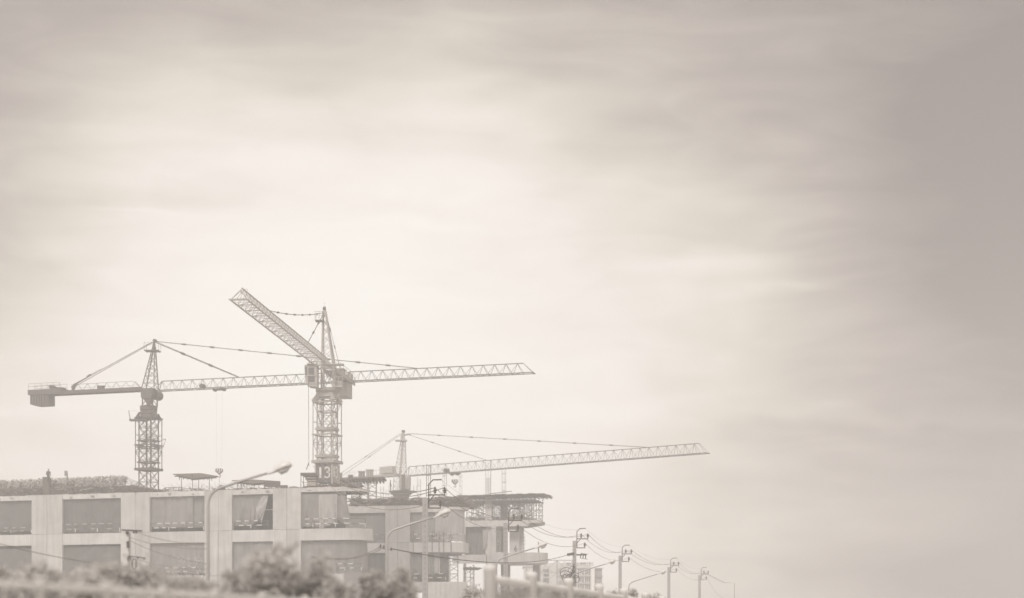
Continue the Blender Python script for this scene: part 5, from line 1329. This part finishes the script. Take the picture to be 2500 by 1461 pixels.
o = m.build('site_wall', M['concrete']); tag(o, 'plain concrete site wall below the middle wing', 'wall'); settle(o)
m = MB()
for k in range(9): x = p.x+(q.x-p.x)*k/9; m.box(x, x+.06, 189.93, 189.998, 0, q.z-.05)
o = m.build('wall_joint_strips', M['concrete']); o.parent = None; tag(o, 'thin upright ribs along the plain site wall', 'rib'); settle(o)

# ================================================================== vegetation
def foliage(center, rad, n, leaf, mat='leaf', seed=0, lumps=26, name='crown', parent=None, cut_z=None):
    rnd = random.Random(seed); m = MB(); c0 = Vector(center)
    cl = []
    for _ in range(lumps):
        d = Vector((rnd.gauss(0,1), rnd.gauss(0,1), rnd.gauss(0,1))); d.normalize(); f = rnd.uniform(.45, 1.0)
        cl.append((Vector((d.x*rad[0]*f, d.y*rad[1]*f, d.z*rad[2]*f)), rnd.uniform(.16, .38)))
    vs, fs = [], []
    for _ in range(n):
        c, r_ = rnd.choice(cl); R_ = (rad[0]+rad[2])/2*r_
        d = Vector((rnd.gauss(0,1), rnd.gauss(0,1), rnd.gauss(0,.8))); d = d.normalized()*R_*rnd.random()**.5
        p = c0+c+d; a = Vector((rnd.gauss(0,1), rnd.gauss(0,1), rnd.gauss(-.2,.6))).normalized(); b = a.cross(Vector((rnd.gauss(0,1), rnd.gauss(0,1), 1))).normalized()
        s = leaf*rnd.uniform(.6, 1.4); k = len(vs)
        vs += [p-a*s, p+b*s*.42, p+a*s, p-b*s*.42]; fs.append((k, k+1, k+2, k+3))
    m.v = vs; m.f = fs
    return m.build(name, M[mat], parent)
def tree(x, ytop, D, rx, rz, n, label, cat='tree', name='leafy_tree', leaf=.07, seed=1, mat='leaf', shoots=(), group='trees and bushes beside the flyover', lumps=26):
    if D < 60: D *= .85; rx *= .85; rz *= .85
    c = P(x, ytop, D)-Vector((0,0,rz)); t = thing(name, label, cat, (c.x, c.y, 0), group)
    foliage(c, (rx, rx*.8, rz), n, leaf, mat, seed, lumps, 'crown', t)
    foliage(c+Vector((0,0,rz*.1)), (rx*.95, rx*.8, rz*.95), n//8, leaf, 'leaf_light', seed+50, lumps, 'pale_leaves', t)
    m = MB(); base_ = Vector((c.x, c.y, 0)); m.tube([base_, base_+Vector((.05,.02,c.z*.5)), c+Vector((0,0,-rz*.2)), c+Vector((.05,0,rz*.4))], .1, 8, [.16, .12, .08, .03]); m.build('trunk', M['bark'], t)
    rnd = random.Random(seed)
    for k in range(7):
        a = rnd.uniform(0, 6.28); s = c+Vector((0,0,-rz*rnd.uniform(.2,.9))); e = c+Vector((math.cos(a)*rx*.8, math.sin(a)*rx*.6, rz*rnd.uniform(-.2,.8)))
        m = MB(); m.bar(s, e, .045, .012, 5); m.build('limb', M['bark'], t)
    for (x0, y0, x1, y1) in shoots:
        p0, p1 = P(x0, y0, D), P(x1, y1, D); m = MB()
        for k in range(40):
            f = k/40; p = p0.lerp(p1, f); a = rnd.uniform(0, 6.28); L_ = .07*(1.2-f*.7); dr = Vector((math.cos(a), math.sin(a)*.6, .5)).normalized(); sd_ = dr.cross(Vector((0,1,.2))).normalized()*L_*.3
            m.add([p, p+dr*L_+sd_, p+dr*L_*2, p+dr*L_-sd_], [(0,1,2,3)])
        m.bar(p0, p1, .015, .006); m.build('shoot', M['leaf'], t)
    return t
tree(700, 1335, 30, 1.15, 1.2, 26000, 'blurred leafy tree rising at bottom centre left with two shoots on top', leaf=.055, seed=3, shoots=((672, 1360, 682, 1328), (690, 1362, 728, 1326), (640, 1372, 632, 1345)))
tree(570, 1385, 31, .75, 1.0, 11000, 'left lower shoulder of foliage beside the chief tree', 'bush', 'bush', .055, 5)
tree(800, 1385, 31, .8, 1.0, 12000, 'bushy mass just right of the chief tree', 'bush', 'bush', .055, 6)
tree(925, 1372, 33, .42, .8, 7000, 'upright clipped bush near the second lamp', 'bush', 'bush', .05, 7)
tree(975, 1398, 34, .45, .8, 6000, 'small bush right of the clipped bush', 'bush', 'bush', .05, 8)
tree(430, 1402, 30, 1.2, 1.0, 13000, 'low bush under the third lower opening', 'bush', 'bush', .055, 9)
tree(285, 1383, 32, 1.35, 1.2, 22000, 'dark bush below the pale chipped pole', 'bush', 'bush', .055, 10)
tree(150, 1383, 32, 1.25, 1.2, 20000, 'dark bush below the first full pier', 'bush', 'bush', .055, 11)
tree(20, 1388, 32, 1.2, 1.2, 18000, 'dark bush at the bottom left picture edge', 'bush', 'bush', .055, 12)
tree(1170, 1418, 90, 1.2, 1.5, 5000, 'small shrub seen left of the tallest railing post', 'bush', 'bush', .09, 13, 'leaf_light')
tree(470, 1350, 150, 2.4, 3.0, 900, 'thin bare tree before the third lower opening', 'tree', 'sparse_tree', .08, 14, 'leaf')
hb2 = MB(); rnd = random.Random(77)
for _ in range(42000):
    x = rnd.uniform(-120, 520); D = rnd.uniform(27, 31); yt = 1402+14*mnoise.noise(Vector((x*.02, 1, 0)))+(max(0, x-360)*.12)
    zt = EYE+(HY-yt)/F*D; p = Vector(((x-HX)/F*D, D, zt-rnd.random()**1.3*1.1)); a = Vector((rnd.gauss(0,1), rnd.gauss(0,1), rnd.gauss(0,.6))).normalized()*.05; b = a.cross(Vector((rnd.gauss(0,1), rnd.gauss(0,1), 1))).normalized()*.025
    k = len(hb2.v); hb2.v += [p-a, p+b, p+a, p-b]; hb2.f.append((k, k+1, k+2, k+3))
o = hb2.build('ground_cover', M['leaf']); tag(o, 'continuous blurred thicket along the bottom left below the building', 'thicket', None, 'stuff')
# hedge behind the right-hand railing
t = thing('hedge', 'clipped hedge showing through the mesh of the right railing', 'hedge', (4, 62, 0))
for k in range(12):
    f = k/11; D = 45+f*26; x = 1225+f*370; c = P(x, 1438+14*f, D)-Vector((0,0,.6)); foliage(c, (.95, .4, .75), 3200, .045, 'leaf_light' if k % 2 else 'leaf', 100+k, 14, 'hedge_clump', t)
    m = MB(); m.bar((c.x, c.y, 0), (c.x, c.y, c.z), .06); m.build('stem', M['bark'], t)
# sign board seen blurred
t = thing('blank_board', 'plain pale board on a post above the bushes', 'board', (P(866, 1411, 46).x, 46, 0))
p = P(839, 1428, 46); q = P(893, 1397, 46); m = MB(); m.box(p.x, q.x, 46, 46.05, p.z, q.z); m.build('board', M['tarp_light'], t)
m = MB(); m.box((p.x+q.x)/2-.05, (p.x+q.x)/2+.05, 46.06, 46.14, 0, q.z-.05); m.build('post', M['galv'], t)

# ================================================================== railings
FZ = EYE-.12
def fence_pt(x):                          # the point of the fence line that the photo shows at x
    # FL + RD*s ; solve (X/Y) = (x-HX)/F
    k = (x-HX)/F; s = (k*FL.y-FL.x)/(RD.x-k*RD.y); return FL+RD*s, s
# right-hand railing
rf = thing('railing', 'sharper right railing of round posts and thick curved tubes', 'railing', (FL.x, FL.y, FZ))
pts_x = [1195, 1298, 1388, 1463, 1523, 1575, 1616, 1650]
prev = None
for i, x in enumerate(pts_x):
    p, s = fence_pt(x); yt = [1380, 1398, 1413, 1427, 1438, 1448, 1456, 1462][i]; zt = EYE+(HY-yt)/F*p.y
    r_ = .115
    m = MB(); m.lathe((p.x, p.y, FZ), [(r_, 0), (r_, zt-FZ-.13), (r_*1.1, zt-FZ-.12), (r_*1.1, zt-FZ-.03), (r_*1.0, zt-FZ), (r_*.3, zt-FZ+.015)], 18); m.build('post', M['fence'], rf, True)
    if prev is not None:
        a, b = prev; zr_ = min(a[1], zt)-.28
        d = (p-a[0]).normalized(); st_ = a[0]+d*.1; en = p-d*.16
        z_hi = zr_
        pts = [st_+Vector((0,0,z_hi)), st_.lerp(en, .3)+Vector((0,0,z_hi)), st_.lerp(en, .7)+Vector((0,0,z_hi-.01))]
        rr = .34; c0 = en-d*rr
        for k in range(7):
            a_ = R(90-k*15); pts.append(c0+d*math.cos(a_)*rr+Vector((0,0,z_hi-rr+math.sin(a_)*rr)))
        pts.append(Vector((en.x, en.y, FZ)))
        for q_ in pts: pass
        m = MB(); m.tube([Vector((q_.x, q_.y, q_.z)) for q_ in pts], .085, 12); m.build('rail', M['fence'], rf, True)
        m = MB(); nbar = 34
        for k in range(nbar):
            q_ = st_.lerp(en, (k+.5)/nbar); m.bar((q_.x, q_.y, FZ), (q_.x, q_.y, z_hi-.1), .01)
        for hz in (.2, .5, .8): m.bar(st_+Vector((0,0,FZ+hz)), en+Vector((0,0,FZ+hz)), .01)
        m.build('mesh_panel', M['galv'], rf)
    prev = ((p, zt), s)
# left-hand railing, near and strongly out of focus
lf = thing('railing', 'low blurred railing of slim posts at the bottom left corner', 'railing', (fence_pt(300)[0].x, fence_pt(300)[0].y, FZ))
lx = [-60, 100, 258, 400, 525, 640, 745, 842, 930, 1010, 1080, 1142]
zt_l = EYE+.545; zr_l = EYE+.465
for i, x in enumerate(lx):
    p, s = fence_pt(x)
    m = MB(); m.lathe((p.x, p.y, FZ), [(.042,0), (.042, zt_l-FZ-.03), (.048, zt_l-FZ-.025), (.044, zt_l-FZ)], 12); m.build('post', M['fence'], lf, True)
for i in range(len(lx)-1):
    p, q = fence_pt(lx[i])[0], fence_pt(lx[i+1])[0]
    m = MB(); m.bar(p.lerp(q, .02)+Vector((0,0,zr_l)), p.lerp(q, .98)+Vector((0,0,zr_l)), .04, n=8); m.build('rail', M['fence'], lf)
    c = p.lerp(q, .42 if i == 0 else .5)
    m = MB(); m.bar((c.x, c.y, FZ), (c.x, c.y, zr_l-.03), .014); m.build('baluster', M['fence'], lf)

# ================================================================== haze
HAZE = 0.0020  # density of the added haze that lifts the darks and flattens contrast
m = MB(); m.box(-160, 160, -25, 430, -3.0, 50.0)
hz = m.build('haze', M['white']); hz.data.materials.clear()
mh = bpy.data.materials.new('haze'); mh.use_nodes = True; t_ = mh.node_tree; t_.nodes.clear()
pv = t_.nodes.new('ShaderNodeVolumePrincipled'); pv.inputs['Color'].default_value = (0.965, 0.955, 0.95, 1); pv.inputs['Density'].default_value = HAZE; pv.inputs['Anisotropy'].default_value = 0.1
om = t_.nodes.new('ShaderNodeOutputMaterial'); t_.links.new(pv.outputs[0], om.inputs['Volume'])
hz.data.materials.append(mh); hz['kind'] = 'stuff'; hz['label'] = 'pale warm haze added over the whole site to lift its darks'; hz['category'] = 'haze'
